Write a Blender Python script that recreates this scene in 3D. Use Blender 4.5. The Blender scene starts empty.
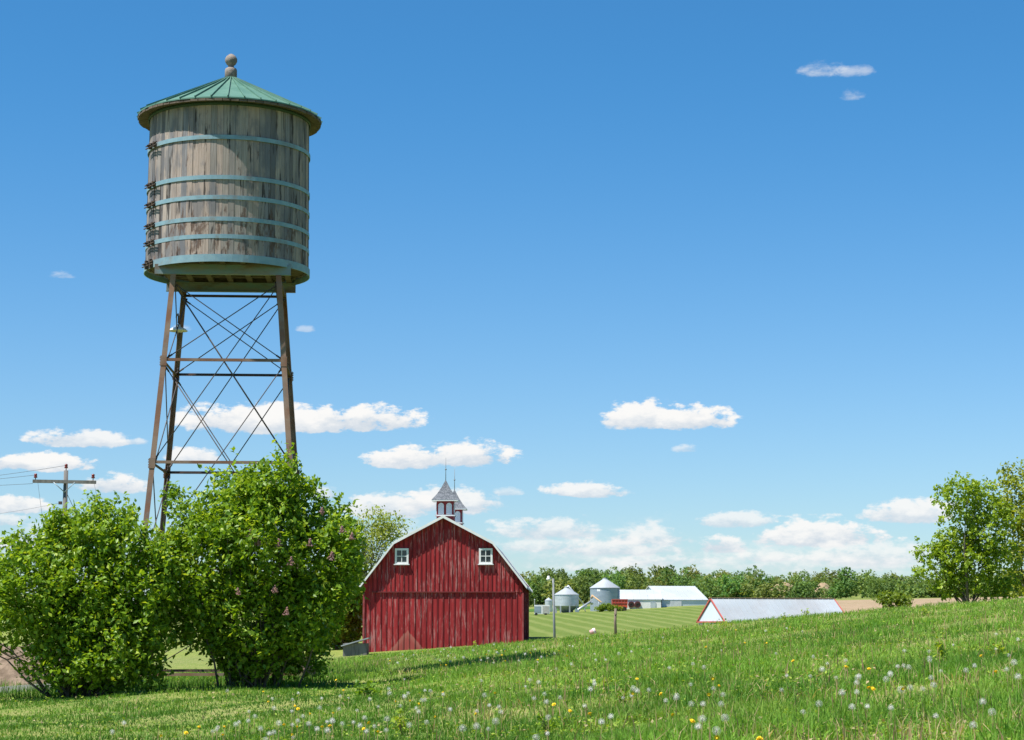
import bpy, math, random
import numpy as np
from mathutils import Vector, Matrix

random.seed(7)
RNG = np.random.default_rng(11)
S = bpy.context.scene
COL = S.collection
R = math.radians
F = 2000.0                      # focal length in pixels of a 1024 px wide frame
PITCH = math.atan(255.0 / F)
CP, SP = math.cos(PITCH), math.sin(PITCH)


# ------------------------------------------------------------------ placement
def ray(px, py):
    x, y = (px - 512.0) / F, (370.0 - py) / F
    return Vector((x, CP - y * SP, SP + y * CP))


def at(px, py, Y):
    d = ray(px, py)
    return d * (Y / d.y)


def sstep(a, b, x):
    t = np.clip((x - a) / (b - a), 0, 1)
    return t * t * (3 - 2 * t)


def terr(X, Y):
    X = np.asarray(X, float); Y = np.asarray(Y, float)
    xs = 60 * np.tanh(X / 60)
    kl = 0.33 + 0.67 * sstep(46, 64, Y)
    xs = np.where(xs < -3, -3 + (xs + 3) * kl, xs)
    slope = 0.098 - 0.008 * sstep(-3, 3, X)
    near = -1.13 + 0.0062 * np.clip(Y, -20, 90) + slope * xs
    near = near + 0.035 * np.sin(X * 0.9 + 1.3) * np.sin(Y * 0.55) + 0.03 * np.sin(X * 0.37 + Y * 0.23 + 0.5) + 0.02 * np.sin(X * 2.1 - Y * 1.3)
    Yc = np.clip(Y, 60, 320)
    far = -1.6 + 0.0163 * (Yc - 110) + (0.048 * np.clip(X, 0, 28) + 0.02 * np.clip(X - 28, 0, 100)) * sstep(150, 320, Y)
    far = far + 0.06 * np.clip(X, -40, 0) * (1 - sstep(150, 320, Y))
    far = far + 0.010 * np.clip(Y - 320, 0, 380) + 6.5 * sstep(560, 1000, Y)
    far = far + sstep(560, 900, Y) * 1.6 * (np.sin(X * 0.021 + 1.0) + np.sin(X * 0.047))
    t = sstep(72, 100, Y)
    return near * (1 - t) + far * t


def gz(X, Y):
    return float(terr(X, Y))


def ground_hit(px, py, dz=0.0):
    d = ray(px, py)
    t = 6.0
    while t < 120:
        p = d * t
        if p.z <= gz(p.x, p.y) + dz:
            return p
        t += 0.05
    return None


# ------------------------------------------------------------------ mesh builder
class MB:
    def __init__(self):
        self.v, self.f, self.m, self.s = [], [], [], []

    def add(self, vs, fs, mi=0, smooth=False):
        b = len(self.v)
        self.v += [tuple(p) for p in vs]
        for q in fs:
            self.f.append(tuple(b + i for i in q)); self.m.append(mi); self.s.append(smooth)
        return self

    def box(self, c, size, rot=None, mi=0):
        hx, hy, hz = [s / 2 for s in size]
        vs = [Vector((x, y, z)) for x in (-hx, hx) for y in (-hy, hy) for z in (-hz, hz)]
        if rot is not None:
            vs = [rot @ p for p in vs]
        c = Vector(c)
        return self.add([p + c for p in vs], [(0, 1, 3, 2), (4, 6, 7, 5), (0, 4, 5, 1), (2, 3, 7, 6), (0, 2, 6, 4), (1, 5, 7, 3)], mi)

    def prism(self, prof, d, o, ax, ay, mi=0):
        """closed outline prof [(a,b)..] in axes ax, ay at o, extruded by the vector d"""
        o, ax, ay, d = Vector(o), Vector(ax), Vector(ay), Vector(d)
        n = len(prof)
        vs = [o + ax * a + ay * b for a, b in prof] + [o + ax * a + ay * b + d for a, b in prof]
        fs = [tuple(range(n))[::-1], tuple(range(n, 2 * n))] + [(i, (i + 1) % n, n + (i + 1) % n, n + i) for i in range(n)]
        return self.add(vs, fs, mi)

    def tube(self, pts, rads, n=8, mi=0, cap=True):
        pts = [Vector(p) for p in pts]
        if not hasattr(rads, '__len__'):
            rads = [rads] * len(pts)
        b = len(self.v)
        for i, p in enumerate(pts):
            t = (pts[min(i + 1, len(pts) - 1)] - pts[max(i - 1, 0)]).normalized()
            a = t.cross(Vector((0, 0, 1)) if abs(t.z) < 0.9 else Vector((1, 0, 0))).normalized()
            c = t.cross(a)
            for k in range(n):
                g = 2 * math.pi * k / n
                self.v.append(tuple(p + (a * math.cos(g) + c * math.sin(g)) * rads[i]))
        for i in range(len(pts) - 1):
            for k in range(n):
                self.f.append((b + i * n + k, b + i * n + (k + 1) % n, b + (i + 1) * n + (k + 1) % n, b + (i + 1) * n + k)); self.m.append(mi); self.s.append(True)
        if cap:
            e = b + (len(pts) - 1) * n
            self.f.append(tuple(b + k for k in range(n))[::-1]); self.m.append(mi); self.s.append(False)
            self.f.append(tuple(e + k for k in range(n))); self.m.append(mi); self.s.append(False)
        return self

    def lathe(self, prof, n=32, c=(0, 0, 0), mi=0, smooth=True, closed=False):
        """profile [(r,z)..] turned about the vertical through c"""
        b = len(self.v)
        for r, z in prof:
            for k in range(n):
                g = 2 * math.pi * k / n
                self.v.append((c[0] + r * math.cos(g), c[1] + r * math.sin(g), c[2] + z))
        m = len(prof)
        for i in range(m if closed else m - 1):
            j = (i + 1) % m
            for k in range(n):
                self.f.append((b + i * n + k, b + i * n + (k + 1) % n, b + j * n + (k + 1) % n, b + j * n + k)); self.m.append(mi); self.s.append(smooth)
        return self

    def build(self, name, mats, parent=None):
        me = bpy.data.meshes.new(name)
        me.from_pydata(self.v, [], self.f)
        for mt in (mats if isinstance(mats, (list, tuple)) else [mats]):
            me.materials.append(mt)
        me.polygons.foreach_set('material_index', self.m)
        me.polygons.foreach_set('use_smooth', self.s)
        me.update()
        return link(name, me, parent)


def link(name, data, parent=None):
    o = bpy.data.objects.new(name, data)
    COL.objects.link(o)
    if parent is not None:
        o.parent = parent
    return o


def tag(o, label=None, cat=None, group=None, kind=None):
    if label: o['label'] = label
    if cat: o['category'] = cat
    if group: o['group'] = group
    if kind: o['kind'] = kind
    return o


def thing(name, label, cat, loc, rz=0.0, group=None):
    o = link(name, None)
    o.location = loc; o.rotation_euler = (0, 0, rz)
    return tag(o, label, cat, group)


def copy_tree(o, parent=None):
    c = o.copy(); COL.objects.link(c)
    if parent is not None: c.parent = parent
    for ch in list(o.children):
        copy_tree(ch, c)
    return c


# ------------------------------------------------------------------ materials
class NT:
    def __init__(self, nt): self.nt = nt

    def n(self, t, **kw):
        x = self.nt.nodes.new(t)
        for k, v in kw.items(): setattr(x, k, v)
        return x

    def l(self, a, b): self.nt.links.new(a, b)

    def put(self, sock, v):
        if isinstance(v, bpy.types.NodeSocket): self.l(v, sock)
        else: sock.default_value = v

    def math(self, op, a, b=None, c=None, clamp=False):
        x = self.n('ShaderNodeMath', operation=op, use_clamp=clamp)
        for i, v in enumerate((a, b, c)):
            if v is not None: self.put(x.inputs[i], v)
        return x.outputs[0]

    def vm(self, op, a, b=None, c=None):
        x = self.n('ShaderNodeVectorMath', operation=op)
        for i, v in enumerate((a, b, c)):
            if v is not None: self.put(x.inputs[i], v)
        return x.outputs['Value'] if op in ('LENGTH', 'DOT_PRODUCT') else x.outputs[0]

    def mix(self, fac, a, b, bt='MIX'):
        x = self.n('ShaderNodeMix', data_type='RGBA', blend_type=bt)
        self.put(x.inputs[0], fac)
        for s, v in ((x.inputs[6], a), (x.inputs[7], b)):
            self.put(s, v if isinstance(v, bpy.types.NodeSocket) else (*v[:3], 1.0))
        return x.outputs[2]

    def noise(self, vec, scale, detail=4, rough=0.55, dist=0.0):
        x = self.n('ShaderNodeTexNoise')
        if vec is not None: self.l(vec, x.inputs['Vector'])
        x.inputs['Scale'].default_value = scale; x.inputs['Detail'].default_value = detail
        x.inputs['Roughness'].default_value = rough; x.inputs['Distortion'].default_value = dist
        return x.outputs['Fac']

    def ss(self, v, a, b, lo=0.0, hi=1.0):
        x = self.n('ShaderNodeMapRange', interpolation_type='SMOOTHSTEP')
        self.put(x.inputs[0], v)
        for i, q in enumerate((a, b, lo, hi)): self.put(x.inputs[i + 1], q)
        return x.outputs[0]

    def scale(self, vec, s):
        return self.vm('MULTIPLY', vec, s)


def new_mat(name):
    m = bpy.data.materials.new(name); m.use_nodes = True
    t = NT(m.node_tree)
    b = m.node_tree.nodes['Principled BSDF']
    tc = t.n('ShaderNodeTexCoord')
    return m, t, b, tc.outputs['Object']


def surf(name, c, c2=None, rough=0.7, metal=0.0, scale=3.0, stretch=(1, 1, 1), bump=0.0, lo=0.35, hi=0.65, spec=0.4, detail=5, dirt=None):
    """plain surface with two-colour mottling, optional dark dirt patches and bump"""
    m, t, b, oc = new_mat(name)
    v = t.scale(oc, stretch)
    f = t.noise(v, scale, detail)
    col = t.mix(t.ss(f, lo, hi), c, c2 if c2 else [x * 0.75 for x in c])
    if dirt:
        col = t.mix(t.math('MULTIPLY', t.ss(t.noise(v, scale * 0.37, 5, 0.65), 0.5, 0.68), dirt[1]), col, dirt[0])
    t.l(col, b.inputs['Base Color'])
    b.inputs['Roughness'].default_value = rough; b.inputs['Metallic'].default_value = metal
    b.inputs['Specular IOR Level'].default_value = spec
    if bump:
        bn = t.n('ShaderNodeBump'); bn.inputs['Strength'].default_value = 0.6; bn.inputs['Distance'].default_value = bump
        t.l(t.noise(v, scale * 4, 4), bn.inputs['Height']); t.l(bn.outputs[0], b.inputs['Normal'])
    return m


def leaf_mat(name, trans=0.4, rough=0.5, spec=0.35, tint=(1.25, 1.2, 0.5), k=1.0):
    m = bpy.data.materials.new(name); m.use_nodes = True
    t = NT(m.node_tree); b = m.node_tree.nodes['Principled BSDF']; out = m.node_tree.nodes['Material Output']
    a = t.n('ShaderNodeAttribute'); a.attribute_name = 'col'
    base = t.mix(1.0, a.outputs['Color'], (k, k, k), 'MULTIPLY')
    t.l(base, b.inputs['Base Color']); b.inputs['Roughness'].default_value = rough; b.inputs['Specular IOR Level'].default_value = spec
    tr = t.n('ShaderNodeBsdfTranslucent'); t.l(t.mix(1.0, base, tint, 'MULTIPLY'), tr.inputs['Color'])
    mx = t.n('ShaderNodeMixShader'); mx.inputs[0].default_value = trans
    t.l(b.outputs[0], mx.inputs[1]); t.l(tr.outputs[0], mx.inputs[2]); t.l(mx.outputs[0], out.inputs['Surface'])
    return m


M = {}
M['leaf'] = leaf_mat('lilac_leaf', 0.45, 0.45, 0.4, (1.35, 1.2, 0.45))
M['leaf_far'] = leaf_mat('far_leaf', 0.42, 0.7, 0.15)
M['grass'] = leaf_mat('grass_blade', 0.35, 0.6, 0.2)
M['petal'] = surf('yellow_petal', (0.85, 0.62, 0.015), (0.82, 0.52, 0.01), scale=40)
M['fluff'] = surf('seed_fluff', (0.78, 0.77, 0.74), (0.66, 0.65, 0.61), rough=1, spec=0.0)
M['fluff_core'] = surf('seed_core', (0.30, 0.25, 0.17), rough=1, spec=0.0)
M['stalk'] = surf('flower_stalk', (0.17, 0.20, 0.06), (0.26, 0.17, 0.08), scale=20)
M['bark'] = surf('bark', (0.10, 0.082, 0.062), (0.17, 0.145, 0.115), rough=0.95, scale=10, stretch=(1, 1, 0.3), bump=0.02)
M['bark_pale'] = surf('pale_bark', (0.16, 0.14, 0.11), (0.24, 0.21, 0.17), rough=0.95, scale=8, stretch=(1, 1, 0.3))
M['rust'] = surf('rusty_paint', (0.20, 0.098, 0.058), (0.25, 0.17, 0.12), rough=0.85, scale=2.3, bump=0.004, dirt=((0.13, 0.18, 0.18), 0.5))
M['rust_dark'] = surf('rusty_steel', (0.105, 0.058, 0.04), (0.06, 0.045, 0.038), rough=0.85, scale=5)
M['rod'] = surf('brace_rod_steel', (0.055, 0.05, 0.052), (0.09, 0.065, 0.05), rough=0.7, scale=5)
M['teal'] = surf('teal_paint', (0.16, 0.275, 0.33), (0.20, 0.315, 0.36), rough=0.65, scale=6, dirt=((0.17, 0.16, 0.14), 0.6))
M['teal_rusty'] = surf('weathered_teal', (0.15, 0.23, 0.25), (0.20, 0.21, 0.195), rough=0.75, scale=2.5, stretch=(1, 1, 3), dirt=((0.15, 0.085, 0.05), 0.8))
M['iron'] = surf('dark_iron', (0.05, 0.04, 0.035), (0.10, 0.06, 0.04), rough=0.8, scale=15)
M['green_roof'] = surf('green_metal_roof', (0.068, 0.165, 0.122), (0.098, 0.205, 0.155), rough=0.55, scale=1.8, detail=7, spec=0.4, dirt=((0.10, 0.13, 0.10), 0.55))
M['dark_green'] = surf('dark_green_trim', (0.022, 0.05, 0.042), (0.03, 0.06, 0.05), rough=0.7)
M['stone'] = surf('finial_stone', (0.17, 0.14, 0.12), (0.26, 0.22, 0.19), rough=0.95, scale=9, bump=0.02)
M['eave_shade_brown'] = surf('eave_shade_brown', (0.19, 0.145, 0.10), (0.30, 0.24, 0.175), rough=0.9, scale=4, stretch=(1, 1, 1), bump=0.01)  # brown of the painted shade strip below the long shed eave
M['dark_wood'] = surf('dark_soffit_wood', (0.085, 0.062, 0.045), (0.13, 0.10, 0.075), rough=0.9, scale=4)
M['pole_wood'] = surf('grey_pole_wood', (0.11, 0.105, 0.10), (0.18, 0.17, 0.16), rough=0.9, scale=6, stretch=(1, 1, 0.15))
M['white'] = surf('white_paint', (0.74, 0.74, 0.73), (0.66, 0.66, 0.65), rough=0.6, scale=1.5)
M['glass'] = surf('dark_window_glass', (0.02, 0.024, 0.028), (0.035, 0.04, 0.045), rough=0.08, spec=0.6)
M['shingle'] = surf('grey_shingle', (0.085, 0.095, 0.11), (0.16, 0.17, 0.19), rough=0.9, scale=9, lo=0.42, hi=0.58)
M['louvre'] = surf('louvre_paint', (0.68, 0.69, 0.73), (0.60, 0.61, 0.66), rough=0.7)
M['galv'] = surf('galvanised_steel', (0.58, 0.61, 0.64), (0.48, 0.51, 0.54), rough=0.38, metal=0.45, scale=0.7, stretch=(1, 1, 4))
M['galv_dark'] = surf('weathered_galvanised', (0.27, 0.33, 0.38), (0.33, 0.39, 0.44), rough=0.5, metal=0.35, scale=0.6, stretch=(1, 1, 4))
M['tin'] = surf('pale_tin_roof', (0.36, 0.39, 0.415), (0.31, 0.345, 0.37), rough=0.5, scale=0.5, stretch=(1, 1, 0.3), spec=0.4, dirt=((0.25, 0.24, 0.24), 0.4))
M['tin_white'] = surf('white_tin', (0.42, 0.45, 0.48), (0.37, 0.40, 0.43), rough=0.55, scale=0.4)
M['blue_white'] = surf('blue_white_siding', (0.60, 0.65, 0.72), (0.54, 0.60, 0.68), rough=0.7, scale=0.5)
M['red_trim'] = surf('red_trim_paint', (0.48, 0.095, 0.08), (0.42, 0.10, 0.085), rough=0.6, scale=2)
M['orange_red'] = surf('orange_red_paint', (0.66, 0.10, 0.04), (0.55, 0.08, 0.035), rough=0.5, scale=1.5)
M['fan_red'] = surf('fan_red', (0.16, 0.035, 0.035), (0.10, 0.03, 0.03), rough=0.6)
M['dark'] = surf('dark_opening', (0.03, 0.028, 0.026), rough=0.9)
M['grey_steel'] = surf('grey_pole_steel', (0.20, 0.215, 0.225), (0.16, 0.175, 0.18), rough=0.6, scale=2)
M['brown_red'] = surf('insulator_glaze', (0.20, 0.03, 0.025), rough=0.25)
M['wire'] = surf('wire', (0.09, 0.09, 0.095), rough=0.6)
M['pink'] = surf('pink_plastic', (0.72, 0.42, 0.42), (0.66, 0.38, 0.40), rough=0.5)
M['tan_pipe'] = surf('tan_pipe', (0.50, 0.34, 0.18), (0.42, 0.28, 0.15), rough=0.7)
M['panicle'] = surf('lilac_panicle', (0.25, 0.14, 0.16), (0.22, 0.12, 0.075), rough=0.9, scale=30)
M['kerb'] = surf('kerb_concrete', (0.42, 0.41, 0.38), (0.34, 0.33, 0.30), rough=0.9, scale=4)
M['fan_white'] = M['white']


def mat_staves():
    m, t, b, oc = new_mat('weathered_staves')
    a = t.n('ShaderNodeAttribute'); a.attribute_name = 'col'
    g = t.noise(t.scale(oc, (26, 26, 0.9)), 1.6, 6, 0.65)
    col = t.mix(t.ss(g, 0.3, 0.72), a.outputs['Color'], t.mix(1.0, a.outputs['Color'], (0.66, 0.64, 0.62), 'MULTIPLY'))
    big = t.noise(t.scale(oc, (1.5, 1.5, 0.55)), 1.5, 5, 0.6)
    col = t.mix(t.math('MULTIPLY', t.ss(big, 0.47, 0.62), 0.66), col, (0.12, 0.125, 0.14))
    # rusty and black weather marks gathered in the lower courses
    sep = t.n('ShaderNodeSeparateXYZ'); t.l(oc, sep.inputs[0]); z = sep.outputs[2]
    low = t.ss(z, ZB + 1.9, ZB + 0.25)
    st = t.noise(t.scale(oc, (5.5, 5.5, 1.5)), 1.3, 6, 0.7)
    fac = t.ss(t.math('ADD', st, t.math('MULTIPLY', low, 0.10)), 0.60, 0.70)
    col = t.mix(t.math('MULTIPLY', fac, 0.8), col, (0.095, 0.055, 0.038))
    pat = t.noise(t.scale(oc, (9, 9, 0.8)), 1.0, 4, 0.6)
    col = t.mix(t.math('MULTIPLY', t.ss(pat, 0.57, 0.63), 0.85), col, (0.035, 0.03, 0.028))
    t.l(col, b.inputs['Base Color']); b.inputs['Roughness'].default_value = 0.9; b.inputs['Specular IOR Level'].default_value = 0.15
    bn = t.n('ShaderNodeBump'); bn.inputs['Strength'].default_value = 0.5; bn.inputs['Distance'].default_value = 0.01
    t.l(g, bn.inputs['Height']); t.l(bn.outputs[0], b.inputs['Normal'])
    return m


def mat_barn():
    m, t, b, oc = new_mat('weathered_red_boards')
    a = t.n('ShaderNodeAttribute'); a.attribute_name = 'col'
    col = a.outputs['Color']
    g = t.noise(t.scale(oc, (5, 5, 0.35)), 1.7, 6, 0.65)
    col = t.mix(t.ss(g, 0.35, 0.7), col, t.mix(1.0, col, (0.66, 0.60, 0.60), 'MULTIPLY'))
    st = t.noise(t.scale(oc, (9, 9, 0.75)), 1.1, 6, 0.7)
    patch = t.noise(t.scale(oc, (0.55, 0.55, 0.4)), 1.0, 3, 0.5)
    fac = t.ss(t.math('ADD', st, t.math('MULTIPLY', t.math('SUBTRACT', patch, 0.5), 0.45)), 0.525, 0.66)
    col = t.mix(t.math('MULTIPLY', fac, 0.75), col, (0.44, 0.21, 0.20))
    # pale triangle low on the front, left of the middle
    sep = t.n('ShaderNodeSeparateXYZ'); t.l(oc, sep.inputs[0])
    dx = t.math('ABSOLUTE', t.math('ADD', sep.outputs[0], 2.35))
    h = t.math('ADD', sep.outputs[2], t.math('MULTIPLY', dx, 1.12))
    tri = t.ss(t.math('ADD', h, t.math('MULTIPLY', g, 0.5)), 2.50, 2.40)
    front = t.ss(sep.outputs[1], 0.6, 0.4)
    band = t.math('ADD', 0.30, t.math('MULTIPLY', t.ss(t.math('ADD', h, t.math('MULTIPLY', g, 0.5)), 1.9, 2.35), 0.35))
    col = t.mix(t.math('MULTIPLY', t.math('MULTIPLY', tri, front), band), col, (0.40, 0.16, 0.13))
    t.l(col, b.inputs['Base Color']); b.inputs['Roughness'].default_value = 0.85; b.inputs['Specular IOR Level'].default_value = 0.15
    return m


def mat_ground(kind):
    m, t, b, oc = new_mat(kind)
    big = t.noise(oc, 0.05, 4); mid = t.noise(oc, 0.8, 5, 0.6); fine = t.noise(oc, 9.0, 5, 0.7)
    if kind == 'meadow_soil':
        col = t.mix(t.ss(mid, 0.35, 0.65), (0.085, 0.15, 0.024), (0.16, 0.20, 0.05))
        col = t.mix(t.math('MULTIPLY', t.ss(fine, 0.45, 0.65), 0.7), col, (0.33, 0.255, 0.15))
        col = t.mix(t.ss(big, 0.3, 0.7), col, t.mix(1.0, col, (1.1, 1.12, 0.8), 'MULTIPLY'))
    elif kind == 'mown_hay':
        sep = t.n('ShaderNodeSeparateXYZ'); t.l(oc, sep.inputs[0])
        # windrows running obliquely across the field, each a strip of paler cut grass
        w = t.math('ADD', sep.outputs[0], t.math('MULTIPLY', sep.outputs[1], 0.050))
        w = t.math('ADD', w, t.math('MULTIPLY', t.math('SUBTRACT', t.noise(oc, 0.10, 3), 0.5), 1.6))
        fr = t.math('ABSOLUTE', t.math('SUBTRACT', t.math('FRACT', t.math('MULTIPLY', w, 0.40)), 0.5))
        row = t.ss(t.math('ADD', fr, t.math('MULTIPLY', t.math('SUBTRACT', mid, 0.5), 0.45)), 0.28, 0.06)
        col = t.mix(t.ss(mid, 0.3, 0.7), (0.085, 0.135, 0.022), (0.125, 0.17, 0.034))
        col = t.mix(t.math('MULTIPLY', t.ss(fine, 0.45, 0.65), 0.35), col, (0.17, 0.19, 0.06))
        col = t.mix(t.math('MULTIPLY', row, 0.55), col, (0.20, 0.225, 0.07))
    elif kind == 'ploughed_soil':
        col = t.mix(t.ss(mid, 0.35, 0.65), (0.27, 0.195, 0.125), (0.34, 0.25, 0.165))
        col = t.mix(t.math('MULTIPLY', t.ss(t.noise(t.scale(oc, (0.03, 0.3, 1)), 1.0, 4), 0.45, 0.65), 0.5), col, (0.22, 0.19, 0.09))
    elif kind == 'bank_soil':
        col = t.mix(t.ss(t.noise(oc, 2.2, 6, 0.7), 0.35, 0.65), (0.115, 0.085, 0.06), (0.24, 0.18, 0.13))
    else:
        col = t.mix(t.ss(mid, 0.3, 0.7), (0.05, 0.12, 0.02), (0.07, 0.15, 0.028))
    t.l(col, b.inputs['Base Color']); b.inputs['Roughness'].default_value = 1.0; b.inputs['Specular IOR Level'].default_value = 0.1
    bn = t.n('ShaderNodeBump'); bn.inputs['Strength'].default_value = 0.7; bn.inputs['Distance'].default_value = 0.06
    t.l(t.noise(oc, 3.0, 6, 0.7), bn.inputs['Height']); t.l(bn.outputs[0], b.inputs['Normal'])
    return m


# ------------------------------------------------------------------ camera, sun, sky
cd = bpy.data.cameras.new('camera'); cam = link('camera', cd)
cd.sensor_width = 36; cd.lens = F / 1024 * 36; cd.clip_start = 0.1; cd.clip_end = 8000
cam.rotation_euler = (math.pi / 2 + PITCH, 0, 0)
S.camera = cam
S.render.resolution_x, S.render.resolution_y = 1024, 740

SUN_AZ, SUN_EL = R(60), R(62)          # degrees left of straight behind the camera
sv = Vector((-math.sin(SUN_AZ) * math.cos(SUN_EL), -math.cos(SUN_AZ) * math.cos(SUN_EL), math.sin(SUN_EL)))
sl = bpy.data.lights.new('sun', 'SUN'); sl.energy = 4.8; sl.angle = R(0.53); sl.color = (1.0, 0.955, 0.88)
so = link('sun', sl); so.rotation_euler = sv.to_track_quat('Z', 'Y').to_euler(); so.location = (-60, -40, 90)

W = bpy.data.worlds.new('World'); S.world = W; W.use_nodes = True
t = NT(W.node_tree)
bg = W.node_tree.nodes['Background']
sky = t.n('ShaderNodeTexSky', sky_type='NISHITA')
sky.sun_disc = False; sky.sun_elevation = SUN_EL; sky.sun_rotation = math.atan2(sv.x, sv.y)
sky.air_density = 1.0; sky.dust_density = 0.25; sky.ozone_density = 2.5; sky.altitude = 250
BGS = 0.08
bg.inputs['Strength'].default_value = BGS
geo = t.n('ShaderNodeTexCoord'); D = geo.outputs['Generated']
sep = t.n('ShaderNodeSeparateXYZ'); t.l(D, sep.inputs[0])
az = t.math('ARCTAN2', sep.outputs[0], sep.outputs[1]); el = t.math('ARCSINE', sep.outputs[2])
SKY_TINT = [(-0.02, (0.70, 0.98, 1.42)), (0.05, (0.70, 0.98, 1.42)), (0.30, (0.42, 0.86, 1.36))]
tint = t.mix(t.ss(el, 0.0, 0.30), (0.64, 0.79, 0.95), (0.285, 0.725, 0.985))
skycol = t.mix(1.0, sky.outputs[0], tint, 'MULTIPLY')
# cumulus: flat-bottomed heaps at fixed bearings, edges broken up by noise
dz = t.scale(D, (1.0, 1.0, 2.1))
n1 = t.noise(dz, 95, 6, 0.62); n2 = t.noise(dz, 38, 3, 0.5)
nn = t.math('ADD', t.math('MULTIPLY', t.math('SUBTRACT', n1, 0.5), 4.4), t.math('MULTIPLY', t.math('SUBTRACT', n2, 0.5), 2.2))
warp = t.n('ShaderNodeCombineXYZ'); t.l(az, warp.inputs[0]); t.l(el, warp.inputs[1]); uv = warp.outputs[0]
CLOUDS = [  # left, right, top, base, opacity, softness
    (470, 740, 518, 572, .45, 1.2), (660, 930, 532, 574, .40, 1.2), (540, 960, 550, 582, .50, 1.3), (480, 600, 538, 552, .6, .8), (600, 720, 554, 566, .6, .8), (730, 800, 550, 562, .6, .8), (560, 660, 562, 572, .5, .8), (820, 930, 556, 570, .5, .8), (0, 60, 520, 560, .4, .9),
    (488, 610, 515, 540, .75, .5), (600, 700, 524, 548, .7, .6), (540, 690, 538, 556, .7, .6), (690, 782, 511, 528, .75, .5),
    (752, 890, 518, 547, .95, .4), (695, 748, 533, 553, .9, .4), (800, 935, 540, 566, .65, .6), (858, 960, 498, 524, .9, .4),
    (342, 440, 490, 518, .9, .4), (400, 508, 486, 514, .9, .4), (488, 522, 487, 496, .5, .6), (542, 630, 482, 498, .9, .35), (672, 704, 444, 453, .55, .6),
    (360, 450, 446, 469, 1, .3), (420, 520, 442, 468, 1, .3), (598, 690, 402, 430, 1, .3), (650, 737, 405, 431, 1, .3),
    (178, 320, 403, 434, 1, .3), (250, 370, 405, 433, 1, .3), (310, 428, 405, 432, 1, .3), (168, 222, 446, 464, .95, .35),
    (22, 134, 429, 447, .9, .35), (118, 150, 438, 445, .6, .6), (-30, 94, 453, 471, 1, .3), (76, 150, 473, 493, .95, .35),
    (-30, 48, 494, 513, .95, .35), (-30, 28, 514, 527, .7, .5), (-20, 36, 536, 549, .8, .5), (300, 346, 486, 499, .7, .5),
    (46, 74, 271, 279, .45, .8), (296, 318, 325, 332, .4, .8), (170, 192, 324, 332, .5, .7),
    (794, 846, 60, 77, .5, 1.0), (828, 874, 65, 77, .45, 1.0), (838, 866, 87, 101, .42, 1.0), (360, 470, 520, 540, .5, .9),
]
col = skycol
HI, LO = [6.7, 6.65, 6.55], [4.5, 5.0, 5.55]
for (xl, xr, yt, yb, op, soft) in CLOUDS:
    d = ray((xl + xr) / 2, yb - 0.30 * (yb - yt)).normalized()
    c = (math.atan2(d.x, d.y), math.asin(d.z)); aw = (xr - xl) / 2 / F * 1.08; ah = (yb - yt) * 0.80 / F
    q = t.vm('MULTIPLY_ADD', uv, (1 / aw, 1 / ah, 0), (-c[0] / aw, -c[1] / ah, 0))
    s = t.n('ShaderNodeSeparateXYZ'); t.l(q, s.inputs[0])
    yy = t.math('MAXIMUM', s.outputs[1], t.math('MULTIPLY', s.outputs[1], -2.4))
    r2 = t.math('ADD', t.math('MULTIPLY', s.outputs[0], s.outputs[0]), t.math('MULTIPLY', yy, yy))
    e = t.math('ADD', t.math('SUBTRACT', 0.92, r2), t.math('MULTIPLY', nn, 0.62))
    al = t.ss(e, 0.0, 0.20 + soft, 0.0, op)
    shade = t.ss(t.math('ADD', s.outputs[1], t.math('MULTIPLY', nn, 0.45)), -0.42, 0.55)
    col = t.mix(al, col, t.mix(shade, LO, HI))
t.l(col, bg.inputs['Color'])
S.view_settings.view_transform = 'Standard'
S.view_settings.look = 'None'
S.view_settings.exposure = 0.85
S.view_settings.gamma = 1.0

# ------------------------------------------------------------------ ground and fields
def axis(a, b, fine, far_neg, far_pos, g=1.18):
    xs = list(np.arange(a, b + 1e-6, fine))
    s = fine; x = b
    while x < far_pos: s *= g; x += s; xs.append(x)
    s = fine; x = a; pre = []
    while x > far_neg: s *= g; x -= s; pre.append(x)
    return np.array(pre[::-1] + xs)


def sheet(name, xs, ys, mat, lift=0.0, keep=None):
    X, Y = np.meshgrid(xs, ys)
    Z = terr(X, Y) + lift
    nx, ny = len(xs), len(ys)
    me = bpy.data.meshes.new(name)
    v = np.stack([X, Y, Z], -1).reshape(-1, 3)
    i = np.arange(nx * ny).reshape(ny, nx)
    f = np.stack([i[:-1, :-1], i[:-1, 1:], i[1:, 1:], i[1:, :-1]], -1).reshape(-1, 4)
    if keep is not None:
        c = v[f].mean(1); f = f[keep(c[:, 0], c[:, 1])]
    me.from_pydata(v.tolist(), [], f.tolist())
    me.materials.append(mat); me.polygons.foreach_set('use_smooth', [True] * len(f)); me.update()
    return tag(link(name, me), kind='structure')


sheet('ground', axis(-30, 34, 0.5, -1900, 1900), axis(-6, 110, 0.5, -60, 2300), mat_ground('meadow_soil'))
sheet('hay_field', np.arange(-5, 66, 1.0), np.arange(96, 296, 2.0), mat_ground('mown_hay'), 0.03)
sheet('ploughed_field', np.arange(30, 190, 2.0), np.arange(212, 430, 2.0), mat_ground('ploughed_soil'), 0.14, lambda x, y: x > 35 + (y - 220) * 0.15 + 0.6 * np.sin(y * 0.3))
sheet('crop_field', np.arange(-20, 24, 2.0), np.arange(345, 520, 4.0), mat_ground('crop_rows'), 0.04)

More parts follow.
